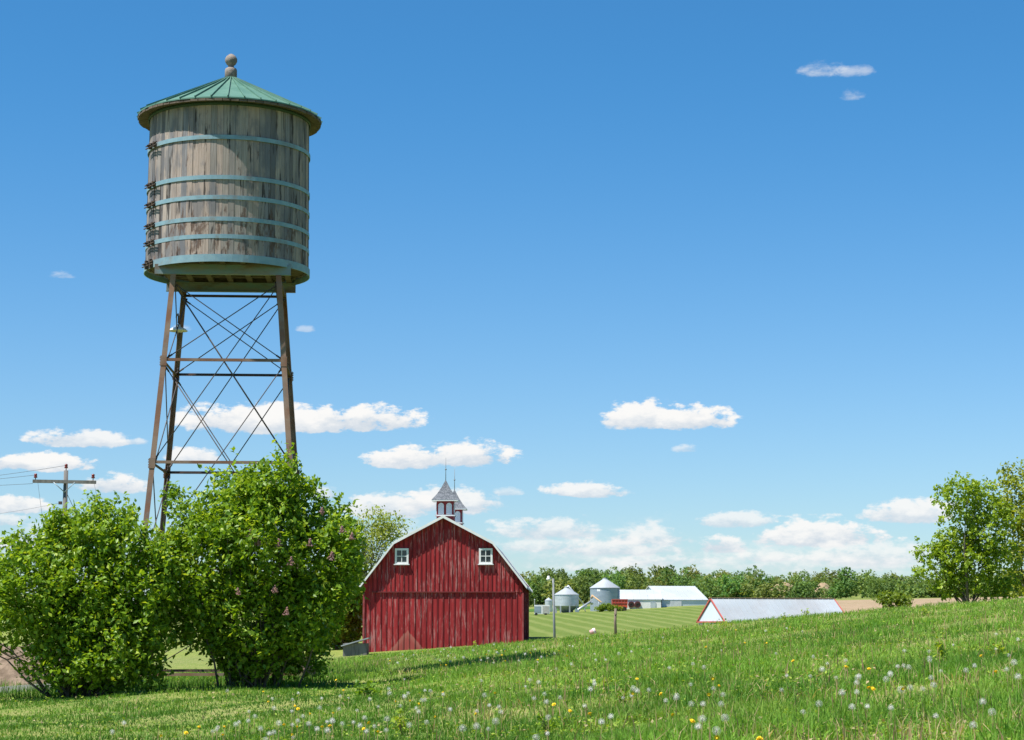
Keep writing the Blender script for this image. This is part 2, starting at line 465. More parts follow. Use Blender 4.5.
# bank of bare earth at the left behind the bushes, with a concrete edge
xs, ys = np.arange(-17, -9.2, 0.22), np.arange(43, 52, 0.22)
X, Y = np.meshgrid(xs, ys)
hb = 0.95 * sstep(43.2, 46.0, Y) * sstep(52, 48.5, Y) * sstep(-9.2, -10.8, X) + 0.10 * np.sin(X * 3.1) * np.sin(Y * 2.7) + 0.07 * np.sin(X * 7.3 + Y * 3.1) + RNG.normal(0, 0.06, X.shape)
Z = terr(X, Y) - 0.12 + hb
nx, ny = len(xs), len(ys); i = np.arange(nx * ny).reshape(ny, nx)
me = bpy.data.meshes.new('earth_bank')
me.from_pydata(np.stack([X, Y, Z], -1).reshape(-1, 3).tolist(), [], np.stack([i[:-1, :-1], i[:-1, 1:], i[1:, 1:], i[1:, :-1]], -1).reshape(-1, 4).tolist())
me.materials.append(mat_ground('bank_soil')); me.polygons.foreach_set('use_smooth', [True] * len(me.polygons))
tag(link('earth_bank', me), kind='structure')
mb = MB()
for k in range(7):
    x = -16.6 + k * 1.12; z = gz(x, 41.6)
    mb.box((x, 41.6 + 0.02 * (k % 2), z + 0.02), (1.10, 0.16, 0.22), Matrix.Rotation(-0.07, 3, 'Y'))
tag(mb.build('kerb', M['kerb']), kind='structure')

# ------------------------------------------------------------------ foliage
def leaf_mesh(name, cen, axd, nrm, L, Wd, colr, mat, parent=None, fold=0.18):
    n = len(cen)
    axd = axd / np.linalg.norm(axd, axis=1, keepdims=True)
    b = np.cross(nrm, axd); b /= np.linalg.norm(b, axis=1, keepdims=True) + 1e-9
    nn_ = np.cross(axd, b)
    L = np.broadcast_to(np.asarray(L, float), (n,))[:, None]; Wd = np.broadcast_to(np.asarray(Wd, float), (n,))[:, None]
    v = np.empty((n, 4, 3))
    v[:, 0] = cen - axd * L / 2; v[:, 2] = cen + axd * L / 2
    v[:, 1] = cen - axd * L * 0.08 + b * Wd / 2 + nn_ * Wd * fold; v[:, 3] = cen - axd * L * 0.08 - b * Wd / 2 + nn_ * Wd * fold
    tri = np.empty((n, 2, 3), np.int32); k = np.arange(n)[:, None] * 4
    tri[:, 0] = k + [0, 1, 2]; tri[:, 1] = k + [0, 2, 3]
    return tri_mesh(name, v.reshape(-1, 3), tri.reshape(-1, 3), np.repeat(colr, 4, 0), mat, parent)


def tri_mesh(name, v, tri, colr, mat, parent=None):
    me = bpy.data.meshes.new(name)
    me.vertices.add(len(v)); me.vertices.foreach_set('co', v.astype(np.float32).ravel())
    me.loops.add(tri.size); me.loops.foreach_set('vertex_index', tri.astype(np.int32).ravel())
    me.polygons.add(len(tri)); me.polygons.foreach_set('loop_start', np.arange(0, tri.size, 3, dtype=np.int32))
    me.polygons.foreach_set('loop_total', np.full(len(tri), 3, np.int32))
    me.update(calc_edges=True)
    a = me.attributes.new('col', 'FLOAT_COLOR', 'POINT')
    c4 = np.ones((len(v), 4), np.float32); c4[:, :3] = colr; a.data.foreach_set('color', c4.ravel())
    me.materials.append(mat)
    return link(name, me, parent)


def rand_dirs(n, up=0.0):
    d = RNG.normal(size=(n, 3)); d[:, 2] += up
    return d / np.linalg.norm(d, axis=1, keepdims=True)


def crown(lobes, ntips, per, size, cols, spread, up=0.5, shell=0.5, shoot=0.0, zmin=None):
    """leaf sprays on twig tips inside ellipsoid lobes [(cx,cy,cz,rx,ry,rz)]; returns leaf arrays and tip points"""
    lobes = np.array(lobes); vol = lobes[:, 3] * lobes[:, 4] * lobes[:, 5]; vol = vol ** 0.75
    li = RNG.choice(len(lobes), ntips, p=vol / vol.sum())
    d = rand_dirs(ntips, 0.15)
    r = shell + (1.05 - shell) * RNG.random(ntips) ** 0.6
    tips = lobes[li, :3] + d * r[:, None] * lobes[li, 3:]
    if zmin is not None: tips = tips[tips[:, 2] > zmin]; d = d[:len(tips)]
    n = len(tips)
    tb = RNG.normal(0, 1, n)                                     # each spray its own shade of green
    axt = d * 0.7 + np.array([0, 0, up]) + RNG.normal(0, 0.35, (n, 3)); axt /= np.linalg.norm(axt, axis=1, keepdims=True)
    ln = spread * (1 + shoot * RNG.random(n) ** 4 * (d[:, 2] > 0.1))
    ti = np.repeat(np.arange(n), per)
    m = len(ti)
    s = RNG.random(m) - 0.35
    cen = tips[ti] + axt[ti] * (s * ln[ti])[:, None] + RNG.normal(0, 0.33, (m, 3)) * spread * (1 - 0.5 * np.clip(s, 0, 1))[:, None]
    ax = axt[ti] * 0.5 + rand_dirs(m) * 0.9 + np.array([0, 0, -0.15])
    nr = np.array([0, 0, 0.9]) + d[ti] * 0.5 + RNG.normal(0, 0.55, (m, 3))
    cols = np.array(cols)
    w = np.clip(0.5 + 0.22 * tb[ti] + 0.22 * RNG.normal(size=m), 0, 1)[:, None]
    col = cols[0] * (1 - w) + cols[1] * w
    if len(cols) > 2:
        young = (RNG.random(m) < 0.08 + 0.25 * np.clip(s, 0, 1))[:, None]
        col = np.where(young, cols[2], col)
    L = size * (0.65 + 0.6 * RNG.random(m))
    return cen, ax, nr, L, col, tips


def stems(mb, base, tips, n, r0, r1, bow=0.15, sides=6, fork=2, fan=0.0):
    idx = RNG.choice(len(tips), min(n, len(tips)), replace=False)
    for k in idx:
        p1 = Vector(tips[k]); b0 = Vector(base) + Vector((random.uniform(-1, 1), random.uniform(-1, 1), 0)) * r0 * 4 + Vector((p1.x, p1.y, 0)) * fan * random.random()
        mid = b0.lerp(p1, 0.5) + Vector((random.uniform(-bow, bow), random.uniform(-bow, bow), random.uniform(0, bow)))
        q = [b0, b0.lerp(mid, 0.5) + Vector((random.uniform(-bow, bow) * 0.4, random.uniform(-bow, bow) * 0.4, 0)), mid, mid.lerp(p1, 0.5) + Vector((random.uniform(-bow, bow) * 0.4, 0, 0)), p1]
        mb.tube(q, [r0, r0 * 0.8, r0 * 0.55, r0 * 0.35, r1], sides)
        for _ in range(fork):
            j = RNG.choice(len(tips)); p2 = Vector(tips[j])
            if (p2 - mid).length < (p1 - b0).length * 0.6:
                mb.tube([mid, mid.lerp(p2, 0.5) + Vector((random.uniform(-bow, bow) * 0.4, random.uniform(-bow, bow) * 0.4, 0)), p2], [r0 * 0.45, r0 * 0.3, r1], 5)


def px_lobes(spec, Y, root, depth=1.0, dy=0.5):
    out = []
    k = Y / F
    for e in spec:
        px, py, rx, ry = e[:4]
        off = e[4] if len(e) > 4 else random.uniform(-dy, dy)
        p = at(px, py, Y + off) - root
        out.append((p.x, p.y, p.z, rx * k, (rx + ry) * 0.5 * k * depth, ry * k))
    return out


LILAC = [(0.112, 0.220, 0.014), (0.225, 0.365, 0.024), (0.37, 0.48, 0.045)]


def shrub(name, label, cat, px, Y, spec, tips, per, size, cols, spread, nst, r0, shoot, mat, zlow=0.15, clusters=(), shell=0.5, depth=1.0, up=0.5, bark='bark'):
    p = at(px, 600, Y); root = Vector((p.x, Y, gz(p.x, Y)))
    t_ = thing(name, label, cat, root)
    c = crown(px_lobes(spec, Y, root, depth), tips, per, size, cols, spread, up, shell, shoot, zlow)
    leaf_mesh('foliage', c[0], c[1], c[2], c[3], c[3] * 0.62, c[4], mat, t_)
    mb = MB(); stems(mb, (0, 0, -0.05), c[5], nst, r0, 0.006, 0.18, fan=0.4 if 'lilac' in name else 0.0)
    mb.build('trunk', M[bark], t_)
    for (cx, cy, h) in clusters:
        h *= 0.78
        q = at(cx, cy, Y - 1.35) - root
        cl = MB()
        cl.lathe([(0.004, -0.40 * h), (0.12 * h, -0.25 * h), (0.08 * h, 0.1 * h), (0.004, 0.5 * h)], 7, q)
        for _ in range(60):
            s = random.random(); rr = h * 0.34 * (1 - s) + 0.006
            o = q + Vector((random.gauss(0, rr * 0.6), random.gauss(0, rr * 0.6), (s - 0.4) * h))
            a = random.uniform(0.011, 0.02)
            cl.add([o + Vector((a, 0, 0)), o + Vector((-a, 0, 0)), o + Vector((0, a, 0)), o + Vector((0, -a, 0)), o + Vector((0, 0, a)), o + Vector((0, 0, -a))],
                   [(0, 2, 4), (2, 1, 4), (1, 3, 4), (3, 0, 4), (2, 0, 5), (1, 2, 5), (3, 1, 5), (0, 3, 5)])
        cl.build('flower_panicle', M['panicle'], t_)
    return t_


shrub('lilac_bush', 'leafy lilac bush with pinkish flower spikes standing in front of the tower legs', 'bush', 255, 39.0,
      [(205, 575, 46, 62), (262, 545, 52, 62), (318, 565, 40, 48), (272, 488, 27, 27), (208, 522, 32, 30), (243, 500, 24, 26), (255, 548, 30, 34), (300, 505, 26, 28), (338, 548, 22, 30), (250, 618, 60, 46), (306, 618, 34, 38), (186, 604, 26, 38), (256, 650, 46, 24), (290, 640, 34, 26), (170, 560, 16, 30), (345, 580, 16, 30), (262, 668, 42, 18), (306, 655, 24, 24), (174, 502, 10, 16), (284, 466, 13, 14), (338, 518, 12, 14), (356, 548, 10, 14), (222, 486, 12, 14)],
      2750, 15, 0.112, LILAC, 0.21, 44, 0.026, 2.8, M['leaf'], 0.10,
      [(250, 535, .22), (258, 542, .2), (279, 544, .2), (322, 512, .18), (332, 557, .22), (291, 562, .2), (275, 590, .18), (238, 592, .16), (310, 543, .18), (352, 537, .18), (287, 612, .18), (342, 530, .16)])
shrub('lilac_bush', 'broad leafy lilac bush without flowers below the wooden utility pole', 'bush', 85, 38.0,
      [(22, 592, 46, 44), (92, 575, 46, 56), (138, 605, 32, 52), (66, 628, 50, 40), (112, 645, 50, 42), (98, 530, 26, 26), (-5, 612, 36, 44), (60, 545, 30, 32), (125, 545, 24, 30), (150, 640, 22, 40), (75, 665, 50, 26), (152, 580, 22, 44), (75, 600, 46, 50), (140, 675, 26, 16), (95, 678, 36, 18), (62, 672, 20, 18), (122, 512, 11, 16), (62, 522, 11, 13), (20, 545, 12, 14), (96, 508, 10, 12)],
      2350, 15, 0.112, LILAC, 0.21, 40, 0.026, 3.0, M['leaf'], 0.08)

TREE_A = [(0.15, 0.25, 0.016), (0.26, 0.38, 0.025), (0.35, 0.46, 0.04)]
shrub('young_tree', 'bushy young tree with dense bright leaves standing on the field crest', 'tree', 968, 78.0,
      [(962, 492, 19, 15), (984, 503, 18, 20), (944, 498, 11, 12), (966, 520, 26, 18), (990, 535, 22, 24), (956, 548, 26, 18), (928, 552, 15, 12), (922, 572, 9, 8), (972, 560, 32, 20), (1000, 566, 20, 26), (950, 576, 26, 13), (985, 588, 30, 11), (945, 590, 16, 7), (1004, 520, 12, 14)],
      900, 12, 0.16, TREE_A, 0.25, 16, 0.05, 2.4, M['leaf'], 0.2, up=0.4, shell=0.35)
shrub('tall_tree', 'taller loose yellow-green tree at the edge of the field behind the bushy young tree', 'tree', 1035, 88.0,
      [(1012, 480, 16, 16), (1030, 500, 32, 34), (1012, 520, 22, 20), (1036, 545, 30, 30), (1015, 560, 22, 22), (1050, 520, 30, 40), (1020, 588, 24, 14)],
      700, 10, 0.19, [(0.19, 0.25, 0.026), (0.28, 0.335, 0.035), (0.34, 0.38, 0.05)], 0.36, 16, 0.06, 1.6, M['leaf'], 0.3, up=0.3, shell=0.3)
shrub('willow_tree', 'airy pale green tree with drooping wispy twigs beside the red barn', 'tree', 352, 158.0,
      [(372, 540, 26, 26), (392, 535, 18, 20), (352, 560, 24, 30), (378, 525, 16, 14), (365, 570, 22, 20), (340, 540, 20, 20)],
      620, 10, 0.24, [(0.25, 0.31, 0.06), (0.34, 0.39, 0.09)], 0.95, 30, 0.10, 0.6, M['leaf_far'], 0.4, up=0.2, shell=0.2, bark='bark_pale')
shrub('leafy_tree', 'low dense green tree growing between the lilac bush and the red barn', 'tree', 340, 146.0,
      [(346, 605, 16, 26), (335, 620, 24, 28), (355, 592, 9, 18), (352, 632, 9, 14), (325, 605, 20, 30)],
      620, 13, 0.32, [(0.13, 0.20, 0.024), (0.22, 0.29, 0.035)], 0.5, 16, 0.06, 0.5, M['leaf_far'], 0.1, shell=0.4)
shrub('low_bush', 'small round bush at the end of the long metal roofed shed on the crest', 'bush', 893, 74.0,
      [(888, 601, 11, 6), (897, 600, 12, 5), (905, 602, 6, 4)], 110, 12, 0.12, [(0.12, 0.20, 0.02), (0.20, 0.27, 0.03)], 0.2, 8, 0.012, 0.8, M['leaf'], 0.05)

# ------------------------------------------------------------------ water tower
p = at(221.3, 600, 44.93)
TX, TY = p.x, 44.93
TZ = gz(TX, TY)
tower = thing('water_tower', 'wooden water tank with a green cone roof on a rusty steel tower', 'water tower', (TX, TY, TZ), R(3.6))
hb_, ht_ = 1.92, 1.215                              # half spacing of the legs at the ground and at the top
ZT = at(225, 274.5, TY - ht_).z - TZ                # top of the legs, underside of the beams


def zl(py):                                         # level of a front strut seen at py
    z = 0.0
    for _ in range(6):
        h = hb_ + (ht_ - hb_) * z / ZT
        z = at(225, py, TY - h).z - TZ
    return z


def hw(z): return hb_ + (ht_ - hb_) * z / ZT
LV = [zl(676), zl(570), zl(463.5), zl(361), ZT - 0.12]
a_, th = 0.115, 0.016
for sx in (-1, 1):
    for sy in (-1, 1):
        lm = MB()
        p0, p1 = Vector((sx * hb_, sy * hb_, -0.15)), Vector((sx * ht_, sy * ht_, ZT))
        lm.prism([(0, 0), (-sx * a_, 0), (-sx * a_, -sy * th), (-sx * th, -sy * th), (-sx * th, -sy * a_), (0, -sy * a_)], p1 - p0, p0, (1, 0, 0), (0, 1, 0))
        for z in LV[:-1]:                           # splice plates and bolts at the strut levels
            h = hw(z)
            lm.box((sx * (h - a_ / 2), sy * (h + 0.008), z), (a_ + 0.02, 0.012, 0.22))
            lm.box((sx * (h + 0.008), sy * (h - a_ / 2), z), (0.012, a_ + 0.02, 0.22))
            for dzb in (-0.08, -0.03, 0.03, 0.08):
                lm.box((sx * (h + 0.022), sy * (h - 0.06), z + dzb), (0.022, 0.03, 0.03))
        leg = lm.build('leg', M['rust'], tower)
        ft = MB().lathe([(0.001, 0.34), (0.17, 0.34), (0.20, 0.30), (0.24, -0.2), (0.001, -0.2)], 4, (sx * (hb_ + 0.0), sy * hb_, 0), smooth=False)
        ft.build('footing', M['iron'], leg)
def angle_bar(p0, p1, s=0.062, up=1):
    p0, p1 = Vector(p0), Vector(p1)
    d = p1 - p0; side = Vector((0, 0, 1)).cross(d).normalized()
    return MB().prism([(0, 0), (s, 0), (s, 0.01), (0.01, 0.01), (0.01, s * up), (0, s * up)], d, p0, side, (0, 0, 1))
COR = [(-1, -1), (1, -1), (1, 1), (-1, 1)]
for li, z in enumerate(LV):
    h = hw(z) - 0.02
    for k in range(4):
        if li == 4 and k == 0: continue
        a, b = COR[k], COR[(k + 1) % 4]
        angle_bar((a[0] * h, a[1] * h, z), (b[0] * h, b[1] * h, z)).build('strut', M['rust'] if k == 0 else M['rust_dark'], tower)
SPANS = [(0, 1, 'fs'), (1, 2, 's'), (2, 3, 's'), (3, 4, 'fs'), (2, 4, 'f'), (1, 3, 'f')]
for l0, l1, faces in SPANS:
    z0, z1 = LV[l0] + 0.03, LV[l1] - 0.05
    h0, h1 = hw(z0) - 0.05, hw(z1) - 0.05
    for k in range(4):
        if ('f' if k % 2 == 0 else 's') not in faces: continue
        a, b = COR[k], COR[(k + 1) % 4]
        for u, w, off in ((a, b, 0.0), (b, a, 0.028)):
            off += 0.03 * (l1 - l0 - 1) + 0.02 * l0
            n_ = Vector(((a[0] + b[0]) / 2, (a[1] + b[1]) / 2, 0)) * off
            q0, q1 = Vector((u[0] * h0, u[1] * h0, z0)) - n_, Vector((w[0] * h1, w[1] * h1, z1)) - n_
            rb = MB().tube([q0, q1], 0.0125, 6)
            for e, s_ in ((q0, 1), (q1, -1)):
                dd = (q1 - q0).normalized() * s_
                rb.tube([e, e + dd * 0.22], 0.022, 6)
            rb.build('brace_rod', M['rod'], tower)
# beams, joists, floor and tank
ZB = ZT + 0.50
for sy in (-1, 1):
    bm = MB()
    L = 1.50
    bm.prism([(0, 0), (0.09, 0), (0.09, 0.02), (0.02, 0.02), (0.02, 0.20), (0.09, 0.20), (0.09, 0.22), (0, 0.22)], (2 * L, 0, 0), (-L, sy * ht_, ZT + 0.003), (0, -sy, 0), (0, 0, 1))
    bm.build('beam', M['teal_rusty'], tower)
for k in range(7):
    x = -1.35 + k * 0.45
    hy = math.sqrt(1.78 ** 2 - x * x)
    MB().box((x, 0, ZT + 0.225 + 0.048), (0.12, 2 * hy, 0.092)).build('joist', M['dark_wood'], tower)
for y in (-1.24, -0.42, 0.42, 1.24):
    bl_ = MB()
    for k in range(6):
        x = -1.35 + (k + 0.5) * 0.45
        if x * x + y * y < 1.62 ** 2: bl_.box((x, y, ZT + 0.225 + 0.047), (0.326, 0.05, 0.086))
    bl_.build('blocking', M['dark_wood'], tower)
ZF = ZT + 0.322
fl = MB()
ns = 18
for k in range(ns):
    y0, y1 = -1.75 + k * 3.50 / ns, -1.75 + (k + 1) * 3.50 / ns - 0.006
    ym = (y0 + y1) / 2; hx = math.sqrt(max(1.755 ** 2 - ym * ym, 0.02))
    fl.box((0, ym, ZF + 0.025), (2 * hx, y1 - y0, 0.05))
fl.build('tank_floor', M['dark_wood'], tower)
RT = 1.82
z0t = ZF + 0.002
ztop = at(228, 104, TY - RT).z - TZ + 0.02
ZB = z0t
mst = mat_staves()
NS = 84
vv, ff, cc = [], [], []
rs = random.Random(5)
PAL = [(0.42, 0.335, 0.285), (0.36, 0.30, 0.265), (0.29, 0.26, 0.24), (0.215, 0.205, 0.21), (0.38, 0.325, 0.285), (0.165, 0.155, 0.155), (0.32, 0.285, 0.26)]
for k in range(NS):
    g0, g1 = 2 * math.pi * (k + 0.012) / NS, 2 * math.pi * (k + 0.985) / NS
    r0 = RT + rs.uniform(-0.006, 0.006); c = PAL[rs.randrange(len(PAL))]; j = rs.uniform(0.88, 1.1)
    b = len(vv)
    zb = z0t + rs.uniform(-0.03, 0.01)
    for rr, zz in ((r0 * 1.012, zb), (r0 * 0.995, ztop)):
        for g in (g0, g1): vv.append((rr * math.cos(g), rr * math.sin(g), zz))
    for rr, zz in ((r0 - 0.05, zb), (r0 - 0.05, ztop)):
        for g in (g0, g1): vv.append((rr * math.cos(g), rr * math.sin(g), zz))
    for q in ((0, 1, 3, 2), (4, 6, 7, 5), (0, 4, 5, 1), (2, 3, 7, 6), (0, 2, 6, 4), (1, 5, 7, 3)):
        ff.append([b + i for i in q])
    cc += [[x * j for x in c] + [1.0]] * 8
me = bpy.data.meshes.new('tank_wall'); me.from_pydata(vv, [], ff); me.materials.append(mst)
at_ = me.attributes.new('col', 'FLOAT_COLOR', 'POINT'); at_.data.foreach_set('color', np.array(cc, np.float32).ravel())
link('tank_wall', me, tower)
MB().lathe([(RT - 0.07, z0t), (RT - 0.07, ztop)], 48).build('tank_lining', M['dark'], tower)
lug_ang = R(-82 - 65 - 3.6)
def hoop(zc, h, r=RT):
    o = MB().lathe([(r + 0.012, zc - h / 2), (r + 0.030, zc - h / 2), (r + 0.030, zc + h / 2), (r + 0.012, zc + h / 2)], 96, closed=True)
    for f_ in range(len(o.s)): o.s[f_] = False
    hp = o.build('hoop', M['teal'], tower)
    lg = MB()
    rot = Matrix.Rotation(lug_ang, 3, 'Z')
    for off in (-0.12, 0.12):
        lg.box(rot @ Vector((r + 0.075, off, 0)) + Vector((0, 0, zc)), (0.07, 0.055, h + 0.03), rot)
        lg.box(rot @ Vector((r + 0.135, off * 0.8, 0)) + Vector((0, 0, zc)), (0.05, 0.035, 0.045), rot)
    for dz_ in (-0.03, 0.03):
        lg.tube([rot @ Vector((r + 0.10, -0.30, 0)) + Vector((0, 0, zc + dz_)), rot @ Vector((r + 0.10, 0.30, 0)) + Vector((0, 0, zc + dz_))], 0.014, 6)
    lg.build('lug', M['iron'], hp)
for py in (137.0, 177.2, 197.2, 218.8, 236.3):
    hoop(at(228, py, TY - RT).z - TZ, 0.092)
zb = at(228, 258, TY - RT).z - TZ
hoop(zb, 0.165, RT + 0.022)
# roof
ze = at(228, 96.6, TY - 2.07).z - TZ
za = at(229, 79.8, TY).z - TZ
RE = 2.10
NR = 36
roof = MB()
ang = lambda k: 2 * math.pi * (k + 0.3) / NR
vs = [(0.16 * math.cos(ang(k)), 0.16 * math.sin(ang(k)), za) for k in range(NR)] + [(RE * math.cos(ang(k)), RE * math.sin(ang(k)), ze) for k in range(NR)] \
   + [(RE * math.cos(ang(k)), RE * math.sin(ang(k)), ze - 0.03) for k in range(NR)]
fs = [(k, NR + k, NR + (k + 1) % NR, (k + 1) % NR) for k in range(NR)] + [(NR + k, 2 * NR + k, 2 * NR + (k + 1) % NR, NR + (k + 1) % NR) for k in range(NR)] + [tuple(range(NR))]
roof.add(vs, fs)
for k in range(NR):
    a, b = Vector(vs[k]), Vector(vs[NR + k])
    d = b - a; side = Vector((-math.sin(ang(k)), math.cos(ang(k)), 0)); up = side.cross(d).normalized()
    if up.z < 0: up = -up
    roof.prism([(-0.010, 0.0), (0.010, 0.0), (0.010, 0.035), (-0.010, 0.035)], d * 1.003, a, side, up)
rf = roof.build('roof', M['green_roof'], tower)
so_ = MB()
for k in range(NR * 2):
    g0, g1 = 2 * math.pi * k / NR / 2, 2 * math.pi * (k + 0.93) / NR / 2
    zz = ze - 0.036
    v8 = []
    for rr, z_ in ((RT - 0.03, zz + (RE - RT) * 0.19), (RE - 0.015 + random.uniform(-0.012, 0.012), zz)):
        for g in (g0, g1):
            for dz_ in (0, -0.05): v8.append((rr * math.cos(g), rr * math.sin(g), z_ + dz_))
    so_.add(v8, [(0, 2, 3, 1), (4, 5, 7, 6), (0, 1, 5, 4), (2, 6, 7, 3), (0, 4, 6, 2), (1, 3, 7, 5)])
so_.build('soffit', M['dark_wood'], rf)
MB().lathe([(RT + 0.005, ze - 0.12), (RT + 0.03, ze - 0.12), (RT + 0.03, ze - 0.03), (RT + 0.005, ze - 0.03)], 64, closed=True).build('trim_ring', M['dark_green'], rf)
MB().lathe([(0.001, za - 0.05), (0.14, za - 0.05), (0.14, za + 0.22), (0.125, za + 0.26), (0.07, za + 0.29), (0.065, za + 0.33), (0.11, za + 0.37), (0.14, za + 0.43), (0.14, za + 0.49), (0.11, za + 0.55), (0.05, za + 0.60), (0.001, za + 0.62)], 20).build('finial', M['stone'], rf)
for o in list(tower.children):
    if o.name.split('.')[0] in ('leg', 'strut', 'brace_rod'): o.location.x = 0.07
# ladder on the left face and a barn lamp behind it
ld = link('ladder', None, tower)
for off in (0.25, 0.62):
    q0, q1 = Vector((-hw(0.2) - 0.03, -hb_ + off + 1.1, 0.2)), Vector((-hw(ZT) - 0.03, -ht_ + off + 0.85, ZT + 0.3))
    MB().tube([q0, q1], 0.014, 6).build('rail', M['rust_dark'], ld)
for k in range(22):
    z = 0.4 + k * 0.36
    s = z / ZT
    x = -hw(z) - 0.03; y = (-hb_ + 1.1) * (1 - s) + (-ht_ + 0.85) * s
    MB().tube([(x, y + 0.25, z), (x, y + 0.62, z)], 0.009, 5).build('rung', M['rust_dark'], ld)
zlmp = at(181, 329, TY + 0.9).z - TZ
xl = at(181, 329, TY + 0.9).x - TX
lamp = MB().tube([(-hw(zlmp) + 0.02, 1.25, zlmp + 0.32), (xl - 0.02, 1.0, zlmp + 0.36), (xl, 0.9, zlmp + 0.28), (xl, 0.9, zlmp + 0.12)], 0.016, 6).build('yard_lamp', M['iron'], tower)
MB().lathe([(0.03, 0.10), (0.05, 0.09), (0.06, 0.03), (0.16, 0.0), (0.225, -0.055), (0.22, -0.062), (0.15, -0.01), (0.03, 0.02)], 24, (xl, 0.9, zlmp)).build('lamp_shade', M['white'], lamp)

# ------------------------------------------------------------------ barn
BY = 133.0
bp = at(443.2, 600, BY)
BZ = -2.55
barn = thing('barn', 'weathered red board barn with a gambrel roof and white edged gable', 'barn', (bp.x, BY, BZ), R(-1.8))
KX = BY / F
HB = 78.9 * KX                                     # half width
ZP, ZK, ZE = [at(443, y, BY).z - BZ for y in (517.5, 543.5, 586.5)]
XK = 49.0 * KX
LB = 17.0
mbarn = mat_barn()


def zr(x):                                         # underside of the roof over x
    x = abs(x)
    if x < XK: return ZP + (ZK - ZP) * x / XK
    return ZK + (ZE - ZK) * (x - XK) / (HB + 0.25 - XK)


def board_wall(name, width, ztop, z0, place, parent, bw=0.30, cut=None, proud=0.0):
    vv, ff, cc = [], [], []
    rs = random.Random(hash(name) % 1000 if False else len(name))
    n = int(round(width / bw)); bw = width / n

    def quadbox(x0, x1, d0, d1, zb0, zt0, zt1, c):
        b = len(vv)
        for d in (d0, d1):
            for x, zb_, zt_ in ((x0, zb0, zt0), (x1, zb0, zt1)):
                vv.append(place(x, d, zb_)); vv.append(place(x, d, zt_))
        for q in ((0, 1, 3, 2), (4, 6, 7, 5), (0, 4, 5, 1), (2, 3, 7, 6), (0, 2, 6, 4), (1, 5, 7, 3)):
            ff.append([b + i for i in q])
        cc.extend([[*c, 1.0]] * 8)
    for k in range(n):
        x0, x1 = -width / 2 + k * bw, -width / 2 + (k + 1) * bw
        j = rs.uniform(0.82, 1.12); c = (0.35 * j, 0.033 * j, 0.037 * j)
        quadbox(x0, x1 - 0.012, -0.06, 0.0 + rs.uniform(0, 0.012) + proud, z0, ztop(x0), ztop(x1), c)
        if k: 
            j2 = rs.uniform(0.8, 1.25)
            quadbox(x0 - 0.035, x0 + 0.03, 0.002 + proud, 0.042 + proud, z0, ztop(x0 - 0.035), ztop(x0 + 0.03), (0.20 * j2, 0.024 * j2, 0.028 * j2))
    me = bpy.data.meshes.new(name); me.from_pydata(vv, [], ff); me.materials.append(mbarn)
    a = me.attributes.new('col', 'FLOAT_COLOR', 'POINT'); a.data.foreach_set('color', np.array(cc, np.float32).ravel())
    return link(name, me, parent)


ZM = at(443, 592.0, BY).z - BZ
board_wall('gable_wall', 2 * HB, zr, ZM, lambda x, d, z: (x, -d, z), barn, 0.29, proud=0.05)
board_wall('lower_wall', 2 * HB, lambda x: ZM + 0.02, -0.3, lambda x, d, z: (x, -d, z), barn, 0.38)
board_wall('rear_wall', 2 * HB, zr, -0.3, lambda x, d, z: (x, LB + d, z), barn, 0.4)
ew = lambda x: zr(HB)
board_wall('side_wall', LB - 0.16, ew, -0.3, lambda x, d, z: (HB + d, LB / 2 + x, z), barn, 0.4)
board_wall('side_wall', LB - 0.16, ew, -0.3, lambda x, d, z: (-HB - d, LB / 2 + x, z), barn, 0.4)
for s in (-1, 1):
    MB().box((s * (HB + 0.01), -0.035, ZE / 2 - 0.2), (0.12, 0.12, ZE - 0.45)).build('corner_board', surf('corner_board_paint', (0.24, 0.03, 0.034), (0.30, 0.07, 0.07), scale=3), barn)
MB().box((0, -0.075, ZM + 0.0), (2 * HB - 1.0, 0.10, 0.07)).build('drip_board', surf('drip_board_paint', (0.17, 0.022, 0.025)), barn)
# roof: gambrel sheet with the front overhang and white barge boards
OV = 0.38
XE = HB + 0.24
zE2 = zr(HB + 0.25) - 0.07 * 0.9
prof = [(-XE, zE2 + 0.03), (-XK, ZK + 0.06), (0, ZP + 0.06), (XK, ZK + 0.06), (XE, zE2 + 0.03)]
full = prof + [(x, z - 0.09 if abs(x) < XE - 0.01 else z - 0.09) for x, z in prof[::-1]]
M['barn_roof'] = surf('barn_metal_roof', (0.36, 0.38, 0.41), (0.31, 0.33, 0.36), rough=0.6, scale=2)
MB().prism([(a, b + 0.02) for a, b in full], (0, LB + 2 * OV, 0), (0, -OV, 0), (1, 0, 0), (0, 0, 1)).build('roof', M['barn_roof'], barn)
for y, dep in ((-OV - 0.06, 0.06), (LB + OV, 0.06)):
    for s in (-1, 1):
        pts = [(0.0, ZP + 0.13), (s * XK, ZK + 0.13), (s * (XE + 0.05), zE2 + 0.09)]
        low = [(x, z - 0.185) for x, z in pts]
        MB().prism(pts + low[::-1], (0, dep, 0), (0, y, 0), (1, 0, 0), (0, 0, 1)).build('barge_board', M['white'], barn)


